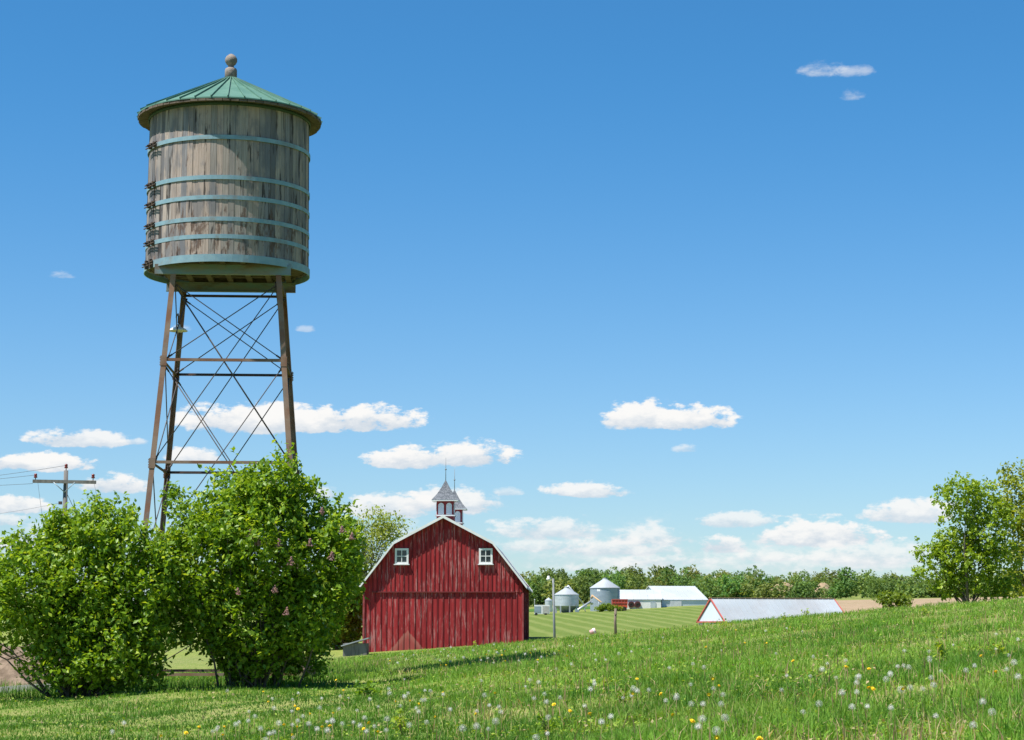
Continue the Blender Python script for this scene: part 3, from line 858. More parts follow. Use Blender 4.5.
def window(x, z, w, h, parent, y):
    f = MB()
    fw = 0.13
    for q in ((-w / 2 + fw / 2, 0, fw, h), (w / 2 - fw / 2, 0, fw, h), (0, h / 2 - fw / 2, w - 2 * fw, fw), (0, -h / 2 + fw / 2, w - 2 * fw, fw), (0, 0, 0.05, h - 2 * fw), (-(w - 2 * fw) / 4 - 0.0125, 0, (w - 2 * fw) / 2 - 0.025, 0.05), ((w - 2 * fw) / 4 + 0.0125, 0, (w - 2 * fw) / 2 - 0.025, 0.05)):
        f.box((x + q[0], y, z + q[1]), (q[2], 0.09, q[3]))
    wn = f.build('window', M['white'], parent)
    MB().box((x, y + 0.025, z), (w - 0.16, 0.03, h - 0.16)).build('pane', M['glass'], wn)
    MB().box((x, y - 0.05, z - h / 2 - 0.035), (w + 0.14, 0.14, 0.06)).build('sill', M['white'], wn)
zw = at(443, 556.2, BY).z - BZ
window(-41.4 * KX, zw, 0.90, 1.03, barn, -0.13)
window(42.3 * KX, zw, 0.90, 1.03, barn, -0.13)


def cupola(y, parent):
    zb_ = ZP - 0.75
    w = 1.14
    ztp = at(448, 500.5, BY + y).z - BZ
    body = MB().box((0, y, (zb_ + ztp) / 2), (w, w, ztp - zb_))
    cu = body.build('cupola', M['cup_red'], parent)
    zb2 = ztp - 0.98
    for (dx, dy) in ((0, -1), (1, 0), (-1, 0), (0, 1)):
        nrm = Vector((dx, dy, 0)); tx = Vector((-dy, dx, 0))
        for s in (-1, 1):
            pr = [(-0.19, 0), (0.19, 0)] + [(0.19 * math.cos(g), 0.60 + 0.19 * math.sin(g)) for g in np.linspace(0, math.pi, 9)]
            o = Vector((0, y, zb2)) + nrm * (w / 2 + 0.002) + tx * (s * 0.27)
            lv = MB().prism(pr, nrm * 0.035, o, tx, (0, 0, 1))
            lv.build('louvre', M['louvre'], cu)
        MB().box(Vector((0, y, zb2 - 0.06)) + nrm * (w / 2 + 0.05), (w + 0.2 if dx == 0 else 0.1, w + 0.2 if dy == 0 else 0.1, 0.08)).build('sill', M['white'], cu)
    e = 0.90
    zt2 = at(448, 480.5, BY + y).z - BZ
    zz = [(e, ztp), (e * 0.62, ztp + (zt2 - ztp) * 0.30), (e * 0.32, ztp + (zt2 - ztp) * 0.62), (0.03, zt2)]
    r_ = MB().add([(sx * a, y + sy * a, z) for a, z in zz for sx, sy in COR], [(i * 4 + k, i * 4 + (k + 1) % 4, i * 4 + 4 + (k + 1) % 4, i * 4 + 4 + k) for i in range(3) for k in range(4)] + [(0, 3, 2, 1)])
    r_.build('cupola_roof', M['shingle'], cu)
    MB().box((0, y, ztp - 0.04), (2 * e - 0.02, 2 * e - 0.02, 0.075)).build('cornice', M['white'], cu)
    rod = MB().tube([(0, y, zt2 - 0.05), (0, y, zt2 + 1.55)], [0.028, 0.014], 6)
    rod.lathe([(0.001, -0.07), (0.06, -0.03), (0.06, 0.03), (0.001, 0.07)], 8, (0, y, zt2 + 0.75))
    rod.build('lightning_rod', M['grey_steel'], cu)
M['cup_red'] = surf('cupola_red', (0.24, 0.024, 0.03), (0.20, 0.022, 0.026), rough=0.7)
_at = at
cupola(2.1, barn)
# the second cupola has the same real height as the first
_y1 = 2.1
def cupola2(y):
    src = [o for o in barn.children if o.name.startswith('cupola')][0]
    c = copy_tree(src, barn); c.location = (0, y - _y1, 0)
cupola2(12.0)

# little grey lean-to roof left of the barn
q = at(356, 652, 128)
sh = thing('small_shed', 'tiny pale grey shed roof showing at the bottom left corner of the barn', 'shed', (q.x, 128, gz(q.x, 128)))
MB().box((0, 0, 0.25), (1.5, 2.0, 1.0)).build('wall', M['pole_wood'], sh)
MB().box((0, 0, 0.84), (1.8, 2.4, 0.07), Matrix.Rotation(-0.28, 3, 'Y')).build('roof', M['tin'], sh)

# ------------------------------------------------------------------ farmyard on the rise
def farm_pt(px, Y):
    p = at(px, 600, Y); return Vector((p.x, Y, gz(p.x, Y)))


def corr(r, z0, z1, n, amp):
    out = []
    for k in range(n * 2 + 1):
        out.append((r + (amp if k % 2 else 0), z0 + (z1 - z0) * k / (n * 2)))
    return out

YF = 300.0
KF = YF / F
# big grain bin
g = farm_pt(605, YF)
z0, z1, z2 = 0.0, at(605, 588, YF).z - g.z, at(605, 579.3, YF).z - g.z
b = thing('grain_bin', 'broad grey corrugated grain bin with a low cone roof beside the red wagon', 'grain bin', g)
rb = 14.6 * KF
MB().lathe(corr(rb, -0.8, z1, 12, 0.04), 40).build('wall', M['galv_dark'], b)
rf = MB().lathe([(rb + 0.12, z1 - 0.05), (rb + 0.12, z1 + 0.02), (0.35, z2), (0.35, z2 + 0.15), (0.001, z2 + 0.22)], 28, smooth=False).build('roof', M['tin'], b)
MB().box((-0.45 * rb, -0.86 * rb, z1 - 0.35), (0.5, 0.18, 0.35), Matrix.Rotation(-0.48, 3, 'Z')).build('hatch', M['white'], b)
ldm = MB()
for s in (-0.2, 0.2): ldm.tube([(rb * 0.93 + s * 0.35, -rb * 0.42 + s, -0.3), (rb * 0.93 + s * 0.35, -rb * 0.42 + s, z1)], 0.04, 5)
for k in range(9): ldm.tube([(rb * 0.93 - 0.07, -rb * 0.42 - 0.2, 0.2 + k * 0.4), (rb * 0.93 + 0.07, -rb * 0.42 + 0.2, 0.2 + k * 0.4)], 0.03, 4)
ldm.build('ladder', M['galv'], b)
# hopper bin on legs
g = farm_pt(566.5, YF - 4)
b = thing('hopper_bin', 'silver hopper bottomed grain bin on legs with a ribbed cone roof', 'grain bin', g)
rb = 11.8 * KF
za_, zb_, zc_ = [at(566, y, YF - 4).z - g.z for y in (588.2, 594.8, 606.2)]
MB().lathe(corr(rb, zc_, zb_, 9, 0.04), 40).build('wall', M['galv'], b)
MB().lathe([(rb + 0.1, zb_ - 0.03), (rb + 0.1, zb_ + 0.02), (0.3, za_), (0.3, za_ + 0.2), (0.001, za_ + 0.28)], 24, smooth=False).build('roof', M['tin'], b)
MB().lathe([(rb - 0.02, zc_ + 0.02), (0.25, zc_ - 1.25), (0.25, zc_ - 1.5)], 28, smooth=False).build('hopper', M['galv_dark'], b)
for k in range(8):
    gg = 2 * math.pi * (k + 0.3) / 8
    MB().box((rb * math.cos(gg) * 0.99, rb * math.sin(gg) * 0.99, zc_ / 2 - 0.3), (0.20, 0.20, zc_ + 0.7)).build('leg', M['tin'], b)
# small bin behind
g = farm_pt(548.6, YF + 16)
b = thing('small_bin', 'small ribbed feed bin half hidden behind the grey light pole', 'grain bin', g)
rb = 3.5 * (YF + 16) / F
zz = [at(548, y, YF + 16).z - g.z for y in (598, 600.5, 613)]
MB().lathe(corr(rb, zz[2] - 0.4, zz[1], 8, 0.04), 24).build('wall', M['galv'], b)
MB().lathe([(rb + 0.08, zz[1]), (0.12, zz[0]), (0.001, zz[0] + 0.1)], 20, smooth=False).build('roof', M['tin'], b)


def auger(name, label, a, b_, r, mat, wheel=True):
    a, b_ = Vector(a), Vector(b_)
    base = Vector((a.x, a.y, gz(a.x, a.y)))
    t_ = thing(name, label, 'auger', base)
    MB().tube([a - base, b_ - base], r, 8).build('tube', mat, t_)
    d = (b_ - a).normalized()
    MB().box(a - base, (0.6, 0.5, 0.4)).build('hopper', M['galv_dark'], t_)
    MB().tube([b_ - base - d * 0.1, b_ - base + Vector((d.x * 0.2, 0, -0.5))], r * 1.3, 8).build('spout', mat, t_)
    m = a.lerp(b_, 0.45) - base
    fr = MB()
    for s in (-0.4, 0.4):
        fr.tube([m, (m.x + 0.3, m.y + s, 0.05)], 0.05, 5)
    fr.build('leg', M['galv_dark'], t_)
    return t_
auger('auger', 'tan loading pipe leaning against the front of the big grey bin', at(603, 603.5, YF - 6), at(592, 595.2, YF - 3.4), 0.11, M['tan_pipe'])
auger('auger', 'pale grey auger rising between the hopper bin and the big bin', at(577, 610.5, YF - 7), at(591.5, 601, YF - 4), 0.16, M['galv'])
auger('auger', 'slim grey auger standing up behind the hopper bin', at(585, 606, YF + 4), at(568, 585.5, YF + 3), 0.13, M['galv'])
# red wagon
g = farm_pt(619.5, YF - 12)
w_ = thing('grain_wagon', 'orange red box wagon parked in front of the low white shed', 'wagon', g)
zt, zb_ = at(620, 599.2, g.y).z - g.z, at(620, 609.5, g.y).z - g.z
hx = 7.2 * KF
MB().prism([(-hx, zt), (hx, zt), (hx, zb_ + 0.3), (hx * 0.8, zb_ + 0.05), (-hx * 0.8, zb_ + 0.05), (-hx, zb_ + 0.3)], (0, 1.8, 0), (0, -0.9, 0), (1, 0, 0), (0, 0, 1)).build('box', M['orange_red'], w_)
rbm = MB()
for x in np.linspace(-hx, hx, 6): rbm.box((x, -0.93, (zt + zb_) / 2 + 0.35), (0.07, 0.06, zt - zb_ - 0.8))
rbm.box((0, -0.95, zt - 0.05), (2 * hx + 0.1, 0.08, 0.12)); rbm.box((0, -0.95, (zt + zb_) / 2 + 0.2), (2 * hx, 0.05, 0.06))
rbm.build('rib', M['red_trim'], w_)
for x in (-0.65, 0.65):
    for y in (-0.8, 0.8):
        MB().tube([(x, y - 0.12, 0.3), (x, y + 0.12, 0.3)], 0.34, 14).build('wheel', M['dark'], w_)
# livestock trailer
g = farm_pt(540.5, YF - 20)
w_ = thing('stock_trailer', 'small white and grey box trailer parked left of the silver bins', 'trailer', g)
k2 = (YF - 20) / F
zt, zb_ = at(540, 607.3, g.y).z - g.z, at(540, 615.5, g.y).z - g.z
zb_ = max(zb_, 0.18)
zt = zb_ + 1.25
MB().box((0.2, 0, (zt + zb_) / 2), (15 * k2, 1.7, zt - zb_)).build('body', M['white'], w_)
MB().box((-0.42, -0.87, (zt + zb_) / 2), (6.4 * k2, 0.03, (zt - zb_) * 0.68)).build('window', M['galv_dark'], w_)
MB().box((0.72, -0.87, (zt + zb_) / 2 - 0.03), (6.2 * k2, 0.03, (zt - zb_) * 0.8)).build('panel', M['kerb'], w_)
for x in (-0.6, 0.7):
    MB().tube([(x, -0.86, 0.16), (x, -0.68, 0.16)], 0.19, 14).build('wheel', M['dark'], w_)
# low white shed with two fans
def gable_shed(name, label, px0, px1, Y, ywall, yeave, yridge, width, wallm, roofm, rz=0.0):
    a, b_ = at(px0, 600, Y), at(px1, 600, Y)
    L = (b_ - a).length; c = (a + b_) / 2
    base = Vector((c.x, Y, gz(c.x, Y)))
    zw_, zr_ = at(c.x / Y * F + 512, yeave, Y).z - base.z, at(c.x / Y * F + 512, yridge, Y + width / 2).z - base.z
    t_ = thing(name, label, 'shed', base, rz)
    MB().prism([(0, -0.6), (width, -0.6), (width, zw_), (width / 2, zr_ - 0.1), (0, zw_)], (L, 0, 0), (-L / 2, 0, 0), (0, 1, 0), (0, 0, 1)).build('wall', wallm, t_)
    sl_ = math.hypot(width / 2, zr_ - zw_)
    an = math.atan2(zr_ - zw_, width / 2)
    r_ = MB()
    r_.prism([(-0.10, zw_ - 0.10 * math.tan(an)), (width / 2, zr_), (width + 0.10, zw_ - 0.10 * math.tan(an)), (width + 0.10, zw_ + 0.08 - 0.10 * math.tan(an)), (width / 2, zr_ + 0.09), (-0.10, zw_ + 0.08 - 0.10 * math.tan(an))], (L + 0.4, 0, 0), (-L / 2 - 0.2, 0, 0), (0, 1, 0), (0, 0, 1))
    n = int(L / 0.9)
    for k in range(n + 1):
        x = -L / 2 - 0.15 + (L + 0.3) * k / n
        r_.prism([(-0.12, zw_ + 0.085 - 0.12 * math.tan(an)), (width / 2, zr_ + 0.092), (width / 2, zr_ + 0.13), (-0.12, zw_ + 0.12 - 0.12 * math.tan(an))], (0.05, 0, 0), (x, 0, 0), (0, 1, 0), (0, 0, 1))
    r_.build('roof', roofm, t_)
    return t_, L, zw_, zr_
t_, L, zw_, zr_ = gable_shed('low_shed', 'low white shed with two round red fans in its long wall', 620, 661, YF + 4, 611, 599.6, 590.3, 9, M['white'], M['tin_white'])
for px in (631.2, 637.6):
    x = at(px, 605, YF + 4).x - t_.location.x; z = at(px, 604.5, YF + 4).z - t_.location.z
    f_ = MB().tube([(x, -0.03, z), (x, -0.35, z)], 0.48, 18).build('fan', M['fan_red'], t_)
    bl = MB()
    for k in range(6): bl.box((x, -0.365, z), (0.80, 0.02, 0.06), Matrix.Rotation(math.pi * k / 6, 3, 'Y'))
    bl.build('fan_blade', M['dark'], f_)
MB().box((L / 2 - 1.2, -0.05, 0.3), (0.8, 0.06, 1.3)).build('door', M['galv'], t_)
t_, L, zw_, zr_ = gable_shed('tall_shed', 'taller white metal shed with a bluish wall behind the fan shed', 661, 708, YF + 10, 608, 600, 586.6, 13, M['blue_white'], M['tin_white'], R(13))
MB().box((-L / 2 + 2.2, -0.05, 0.35), (1.8, 0.06, 1.2)).build('door', M['louvre'], t_)
# shrubs in the farmyard
shrub('farmyard_bush', 'green bush growing at the foot of the red wagon', 'bush', 611, YF - 14,
      [(607, 606.8, 5, 2.4), (615, 608.6, 7, 1.6), (600, 609.2, 5, 1.5)], 150, 10, 0.26, [(0.13, 0.21, 0.02), (0.22, 0.30, 0.04)], 0.4, 6, 0.04, 0.2, M['leaf_far'], 0.0)

# long shed with the red trim just over the crest
SY = 168.0
ax_ = R(18)
apex, rb0 = at(711, 599.0, SY), at(725.5, 620.3, SY)
lft = at(698.5, 622.5, SY)
Wd = 2 * ((725.5 - 711) / F * SY) / math.sin(ax_) * 0.93
Wd = min(Wd, 6.4) * 0.82
base = Vector((apex.x, SY, gz(apex.x, SY)))
shd = thing('long_shed', 'long low shed with a pale metal roof and red edged white gable beyond the crest', 'shed', base, ax_)
zR, zE_ = apex.z - base.z, rb0.z - base.z
LL = (835 - 711) / F * SY / math.cos(ax_) * 1.03
hwid = Wd / 2
MB().prism([(-hwid, -0.5), (hwid, -0.5), (hwid, zE_), (0, zR - 0.12), (-hwid, zE_)], (LL, 0, 0), (0, 0, 0), (0, 1, 0), (0, 0, 1)).build('wall', M['blue_white'], shd)
an = math.atan2(zR - zE_, hwid); dn = 0.3 * math.tan(an)
MB().prism([(-hwid - 0.3, zE_ - dn), (0, zR), (hwid + 0.3, zE_ - dn), (hwid + 0.3, zE_ - dn + 0.07), (0, zR + 0.08), (-hwid - 0.3, zE_ - dn + 0.07)], (LL + 0.06, 0, 0), (-0.018, 0, 0), (0, 1, 0), (0, 0, 1)).build('roof', M['tin'], shd)
for x in (-0.10, LL + 0.06):
    for s in (-1, 1):
        MB().prism([(0, zR + 0.11), (s * (hwid + 0.33), zE_ - dn + 0.09), (s * (hwid + 0.33), zE_ - dn - 0.01), (0, zR - 0.04)], (0.08, 0, 0), (x, 0, 0), (0, 1, 0), (0, 0, 1)).build('barge_board', M['red_trim'], shd)
MB().box((-0.05, 0, zE_ - 0.14), (0.09, 2 * hwid + 0.2, 0.13)).build('gable_trim', M['red_trim'], shd)
MB().box((LL / 2, -hwid - 0.02, zE_ - 0.42), (LL - 0.3, 0.04, 0.5)).build('eave_shade_band', M['eave_shade_brown'], shd)  # brown strip on the wall, coloured as the shade under the eave
MB().box((-0.04, 0, zE_ - 0.75), (0.06, 2 * hwid - 0.2, 0.9)).build('gable_base', M['teal_rusty'], shd)
rib = MB()
nrib = 22
for k in range(nrib + 1):
    x = LL * k / nrib
    for s in (-1, 1):
        rib.prism([(s * (hwid + 0.29), zE_ - dn + 0.072), (0, zR + 0.083), (0, zR + 0.125), (s * (hwid + 0.29), zE_ - dn + 0.112)], (0.035, 0, 0), (x - 0.017, 0, 0), (0, 1, 0), (0, 0, 1))
rib.build('roof_seam', M['tin'], [o for o in shd.children if o.name.startswith('roof')][0])
rdg = MB().box((LL / 2, 0, zR + 0.10), (LL + 0.3, 0.28, 0.05)).build('ridge_cap', M['tan_pipe'], shd)

# ------------------------------------------------------------------ poles, posts, wires
UY = 86.0
g = at(61.5, 600, UY); base = Vector((g.x, UY, gz(g.x, UY)))
up_ = thing('utility_pole', 'grey wooden utility pole with one crossarm above the flowerless lilac bush', 'utility pole', base)
zt = at(62.5, 470.5, UY).z - base.z
zc = at(62.5, 482, UY).z - base.z
KU = UY / F
MB().tube([(0, 0, -0.3), (0.04, 0, zt)], [0.13, 0.095], 12).build('pole', M['pole_wood'], up_)
MB().box((0.02, -0.17, zc), (63 * KU, 0.13, 0.14), Matrix.Rotation(R(1), 3, 'Y')).build('crossarm', M['pole_wood'], up_)
for s in (-1, 1):
    MB().tube([(0.03, -0.14, zc - 0.45), (0.03 + s * 0.46, -0.24, zc - 0.03)], 0.02, 5).build('brace', M['galv_dark'], up_)
ins = []
for x, z in ((-28.5 * KU, zc + 0.07), (29 * KU, zc + 0.05), (0.04, zt)):
    MB().lathe([(0.02, 0.0), (0.02, 0.10), (0.075, 0.10), (0.075, 0.16), (0.05, 0.18), (0.07, 0.20), (0.06, 0.27), (0.001, 0.29)], 12, (x, -0.17 if abs(x) > 0.1 else 0, z)).build('insulator', M['brown_red'], up_)
    ins.append(base + Vector((x, -0.17 if abs(x) > 0.1 else 0, z + 0.22)))
MB().box((-0.17, 0, zc - 0.88 - 0.02), (0.14, 0.10, 0.13)).build('bracket', M['iron'], up_)


def wire(name, label, a, b_, sag, r=0.008):
    a, b_ = Vector(a), Vector(b_)
    pts = [a.lerp(b_, k / 16) - Vector((0, 0, sag * 4 * (k / 16) * (1 - k / 16))) for k in range(17)]
    o = MB().tube(pts, r, 5).build(name, M['wire'])
    return tag(o, label, 'wire')
wire('power_line', 'thin wire from the pole top insulator across the clouds', ins[2], at(-160, 489, UY), 0.15)
wire('power_line', 'thin wire running away from the outer end of the crossarm', ins[0], at(-160, 487, UY + 4), 0.12)
wire('power_line', 'thin wire just under the crossarm, lowest of those near it', base + Vector((-31 * KU, -0.17, zc - 0.08)), at(-160, 490, UY + 2), 0.05)
wire('service_wire', 'faint drop wire from the small bracket low on the pole', base + Vector((-0.2, 0, zc - 0.9)), at(-120, 520, UY + 6), 0.25, 0.005)
wire('guy_wire', 'slanting guy wire from the crossarm down to the foot of the pole', base + Vector((-26 * KU, -0.17, zc - 0.05)), base + Vector((-0.1, 0.0, 2.2)), 0.0, 0.006)
wire('service_wire', 'drop wire from the crossarm end hidden by leaves below', base + Vector((30 * KU, -0.17, zc - 0.05)), at(106, 540, UY - 2), 0.0, 0.006)
wire('guy_wire', 'short dark guy strand leaving the pole below its brace', base + Vector((0.08, 0.0, zc - 0.45)), at(84, 530, UY + 3), 0.0, 0.012)

g = at(553.8, 600, 96.0); base = Vector((g.x, 96.0, gz(g.x, 96.0)))
lp = thing('light_pole', 'slim grey yard light pole with a small lamp near the barn corner', 'light pole', base)
zt = at(553, 578.5, 96).z - base.z
MB().tube([(0.06, 0, -0.3), (-0.03, 0, zt)], [0.072, 0.05], 10).build('pole', M['grey_steel'], lp)
MB().tube([(-0.03, 0, zt - 0.10), (-0.14, -0.02, zt + 0.06), (-0.24, -0.04, zt + 0.05)], 0.022, 6).build('arm', M['grey_steel'], lp)
hd = MB().lathe([(0.001, 0.13), (0.05, 0.12), (0.055, 0.05), (0.10, 0.0), (0.10, -0.06), (0.06, -0.10), (0.001, -0.11)], 14, (-0.25, -0.04, zt + 0.0)).build('lamp_head', M['white'], lp)
MB().tube([(-0.24, -0.04, zt + 0.12), (-0.24, -0.04, zt + 0.26)], 0.018, 6).build('sensor', M['iron'], hd)

g = at(615.3, 600, 73.0); base = Vector((g.x, 73.0, gz(g.x, 73.0)))
zt = at(615, 608.5, 73).z - base.z
ps = thing('wooden_post', 'weathered wooden fence post standing alone at the edge of the mown field', 'post', base)
MB().tube([(0.02, 0, -0.2), (-0.01, 0.02, zt * 0.5), (0.01, 0, zt)], [0.055, 0.05, 0.047], 9).build('shaft', surf('post_wood', (0.16, 0.12, 0.085), (0.24, 0.185, 0.13), scale=8, stretch=(1, 1, 0.2)), ps)
MB().tube([(-0.05, -0.05, zt * 0.8), (0.06, -0.05, zt * 0.78)], 0.008, 5).build('wire_staple', M['iron'], ps)
g = at(592.5, 600, 71.5); base = Vector((g.x, 71.5, gz(g.x, 71.5)))
zz = at(592, 631, 71.5).z - base.z
bk = thing('tub', 'small pink and white plastic tub lying tipped in the grass near the post', 'tub', base + Vector((0, 0, max(zz, 0.12) - 0.02)), 0.5)
bk.scale = (0.78, 0.78, 0.78)
bk.rotation_euler = (0.3, R(68), 0.5)
MB().lathe([(0.001, -0.13), (0.10, -0.13), (0.125, 0.10), (0.135, 0.11), (0.135, 0.13), (0.115, 0.13), (0.095, -0.11), (0.001, -0.11)], 16).build('shell', M['pink'], bk)
MB().lathe([(0.126, 0.02), (0.131, 0.02), (0.137, 0.09), (0.131, 0.09)], 16, closed=True).build('band', M['white'], bk)
# low dead weed stalks / far small post
g = at(534.6, 600, 284.0); base = Vector((g.x, 284.0, gz(g.x, 284.0)))
pp = thing('metal_post', 'thin pale marker post beside the white trailer', 'post', base)
MB().tube([(0, 0, -0.2), (0, 0, at(534, 599, 284).z - base.z)], 0.05, 6).build('shaft', M['grey_steel'], pp)
MB().box((0, -0.05, at(534, 599.5, 284).z - base.z), (0.14, 0.03, 0.14)).build('plate', M['white'], pp)

# ------------------------------------------------------------------ far wood
def far_crown(x, y, h, r, rng, ntip, k=1.0, hue=0.0):
    z = gz(x, y)
    l = []
    for _ in range(4):
        l.append((x + rng.normal(0, r * 0.35), y + rng.normal(0, r * 0.35), z + h - r * 0.75 + rng.normal(0, r * 0.28), r * rng.uniform(0.5, 0.85), r * 0.7, r * rng.uniform(0.5, 0.8)))
    l.append((x, y, z + h * 0.35, r * 0.95, r * 0.8, h * 0.30))
    c0 = np.array([0.095, 0.160, 0.050]) * k; c1 = np.array([0.165, 0.245, 0.072]) * k
    c0[0] *= 1 + hue; c1[0] *= 1 + hue
    return crown(l, ntip, 5, r * 0.20, [c0, c1], r * 0.20, 0.5, 0.72)


acc = []
for k in range(860):
    row = RNG.random() ** 1.2
    Y = 600 + 400 * row
    X = RNG.uniform(-0.16, 0.34) * Y
    px = X / Y * F + 512
    if gz(X, Y) < 3: continue
    h = (4.2 + 5.5 * RNG.random() ** 1.6) * (1.0 if px < 840 else 0.8)
    cut = 766 < px < 802 or 810 < px < 836
    if cut and 645 < Y < 682: continue
    if cut and Y <= 645: h = 3.6
    acc.append(far_crown(X, Y, h, RNG.uniform(2.0, 5.2), RNG, 130, RNG.uniform(0.75, 1.45), RNG.uniform(-0.2, 0.4)))
cen, ax, nr, L_, col_ = [np.concatenate([a[i] for a in acc]) for i in range(5)]
tag(leaf_mesh('woodland', cen, ax, nr, L_, L_ * 0.8, col_, M['leaf_far']), 'mixed spring woodland covering the far low hill', 'woodland', kind='stuff')


def far_tree(name, label, px, Y, h, r, k, hue, ntip=300):
    X = (px - 512) / F * Y
    root = Vector((X, Y, gz(X, Y)))
    t_ = thing(name, label, 'tree', root)
    c = far_crown(X, Y, h, r, RNG, ntip, k, hue)
    leaf_mesh('crown', c[0] - np.array(root), c[1], c[2], c[3], c[3] * 0.8, c[4], M['leaf_far'], t_)
    MB().tube([(0, 0, -0.3), (0.1, 0, h * 0.4), (0, 0, h * 0.75)], [0.35, 0.25, 0.1], 7).build('trunk', M['bark'], t_)
far_tree('far_tree', 'dark round tree poking above the far wooded ridge', 843, 960, 9.5, 4.2, 0.50, -0.25)
far_tree('far_tree', 'tall yellowish tree rising from the wood behind the white metal sheds', 695, 900, 11.0, 5.0, 1.15, 0.5)
far_tree('far_tree', 'deep green rounded tree in the wood just right of the big bin roof', 665, 860, 10.5, 4.4, 0.62, -0.2)
# bare sandy cuts in the wooded hillside
msand = mat_ground('ploughed_soil')
for px, w, yt_ in ((784, 13, 582.0), (823, 9, 582.5)):
    ncol, nrow = 16, 9
    vs = []
    for r_ in range(nrow):
        for c_ in range(ncol):
            u, v = c_ / (ncol - 1), r_ / (nrow - 1)
            Yq = 660 + 8 * v
            q = at(px + (u - 0.5) * 2 * w, yt_, Yq)
            z0 = gz(q.x, Yq) - 0.5
            top = z0 + (q.z - z0) * (0.50 + 0.50 * math.sin(math.pi * (0.08 + 0.84 * u)))
            vs.append(Vector((q.x, Yq + RNG.normal(0, 0.3), z0 + (top - z0) * v + RNG.normal(0, 0.1))))
    vs += [Vector((p_.x, p_.y + 9, p_.z - 1.0)) for p_ in vs[-ncol:]]
    fs = [(r_ * ncol + c_, r_ * ncol + c_ + 1, (r_ + 1) * ncol + c_ + 1, (r_ + 1) * ncol + c_) for r_ in range(nrow) for c_ in range(ncol - 1)]
    tag(MB().add(vs, fs, smooth=True).build('sand_bank', msand), kind='structure')

# ------------------------------------------------------------------ meadow grass
def blades(name, n, seed, ymin, ymax, power, hfun, wfun, cfun, lean=0.35, keep=None, lift=0.0, label=None):
    rg = np.random.default_rng(seed)
    q = 1 - power
    u = rg.random(n)
    Y = (ymin ** q + u * (ymax ** q - ymin ** q)) ** (1 / q)
    X = (rg.random(n) * 2 - 1) * (0.285 * Y + 2.5)
    if keep is not None:
        kx = keep(X, Y, rg); X, Y = X[kx], Y[kx]; n = len(X)
    Z = terr(X, Y) - 0.01 + lift
    h = hfun(X, Y, rg); w = wfun(X, Y, rg)
    th_ = rg.random(n) * 2 * np.pi
    la = rg.random(n) * 2 * np.pi; lm = np.abs(rg.normal(0, lean, n)) * h
    sd = np.stack([np.cos(th_), np.sin(th_), np.zeros(n)], 1)
    ld_ = np.stack([np.cos(la) * lm, np.sin(la) * lm, np.zeros(n)], 1)
    b0 = np.stack([X, Y, Z], 1); up = np.array([0, 0, 1.0])
    v = np.empty((n, 5, 3))
    v[:, 0] = b0 - sd * (w / 2)[:, None]; v[:, 1] = b0 + sd * (w / 2)[:, None]
    mid = b0 + ld_ * 0.35 + up * (h * 0.6)[:, None]
    v[:, 2] = mid - sd * (w * 0.42)[:, None]; v[:, 3] = mid + sd * (w * 0.42)[:, None]
    v[:, 4] = b0 + ld_ + up * (h * np.clip(1.0 - 0.25 * (lm / h) ** 2, 0.5, 1))[:, None]
    k = np.arange(n)[:, None] * 5
    tri = np.empty((n, 3, 3), np.int32)
    tri[:, 0] = k + [0, 1, 3]; tri[:, 1] = k + [0, 3, 2]; tri[:, 2] = k + [2, 3, 4]
    c = cfun(X, Y, rg)
    o = tri_mesh(name, v.reshape(-1, 3), tri.reshape(-1, 3), np.repeat(c, 5, 0), M['grass'])
    return tag(o, label, 'grass', kind='stuff')


def patch(X, Y, s, ph):
    return (np.sin(X * s + ph) * np.sin(Y * s * 0.8 + ph * 1.7) + np.sin((X * 0.8 + Y * 0.6) * s * 1.9 + ph * 2.1) * 0.6 + np.sin((X * 0.9 - Y * 0.5) * s * 3.7 + ph) * 0.4) / 2


def vnoise(X, Y, cell, seed):
    """smooth value noise in metres, 0..1"""
    g = np.random.default_rng(seed).random((256, 256))
    x, y = X / cell + 500.3, Y / cell + 300.7
    i, j = np.floor(x).astype(int), np.floor(y).astype(int)
    u, v = x - i, y - j; u = u * u * (3 - 2 * u); v = v * v * (3 - 2 * v)
    a = g[i % 256, j % 256] * (1 - u) + g[(i + 1) % 256, j % 256] * u
    b = g[i % 256, (j + 1) % 256] * (1 - u) + g[(i + 1) % 256, (j + 1) % 256] * u
    return a * (1 - v) + b * v


def fn(X, Y, cell, seed):
    return 0.5 * vnoise(X, Y, cell, seed) + 0.3 * vnoise(X, Y, cell * 0.45, seed + 1) + 0.2 * vnoise(X, Y, cell * 0.2, seed + 2)


def bare(X, Y):                                        # thin, dead or sandy spots
    return sstep(0.60, 0.68, fn(X, Y * 0.6, 1.6, 40)) * (1 - 0.8 * mown(X, Y))


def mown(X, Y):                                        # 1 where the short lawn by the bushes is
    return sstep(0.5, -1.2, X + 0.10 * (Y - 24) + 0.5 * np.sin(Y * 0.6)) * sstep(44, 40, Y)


def hf(X, Y, rg):
    n = len(X)
    h = 0.055 + 0.10 * sstep(0.42, 0.62, fn(X, Y, 1.3, 50)) + np.abs(rg.normal(0, 0.032, n))
    h = np.clip(h, 0.03, 0.28)
    return h * (1 - 0.5 * mown(X, Y))


def wf(X, Y, rg):
    return np.clip(0.006 + 0.00016 * Y, 0.007, 0.02) * (0.7 + 0.7 * rg.random(len(X)))


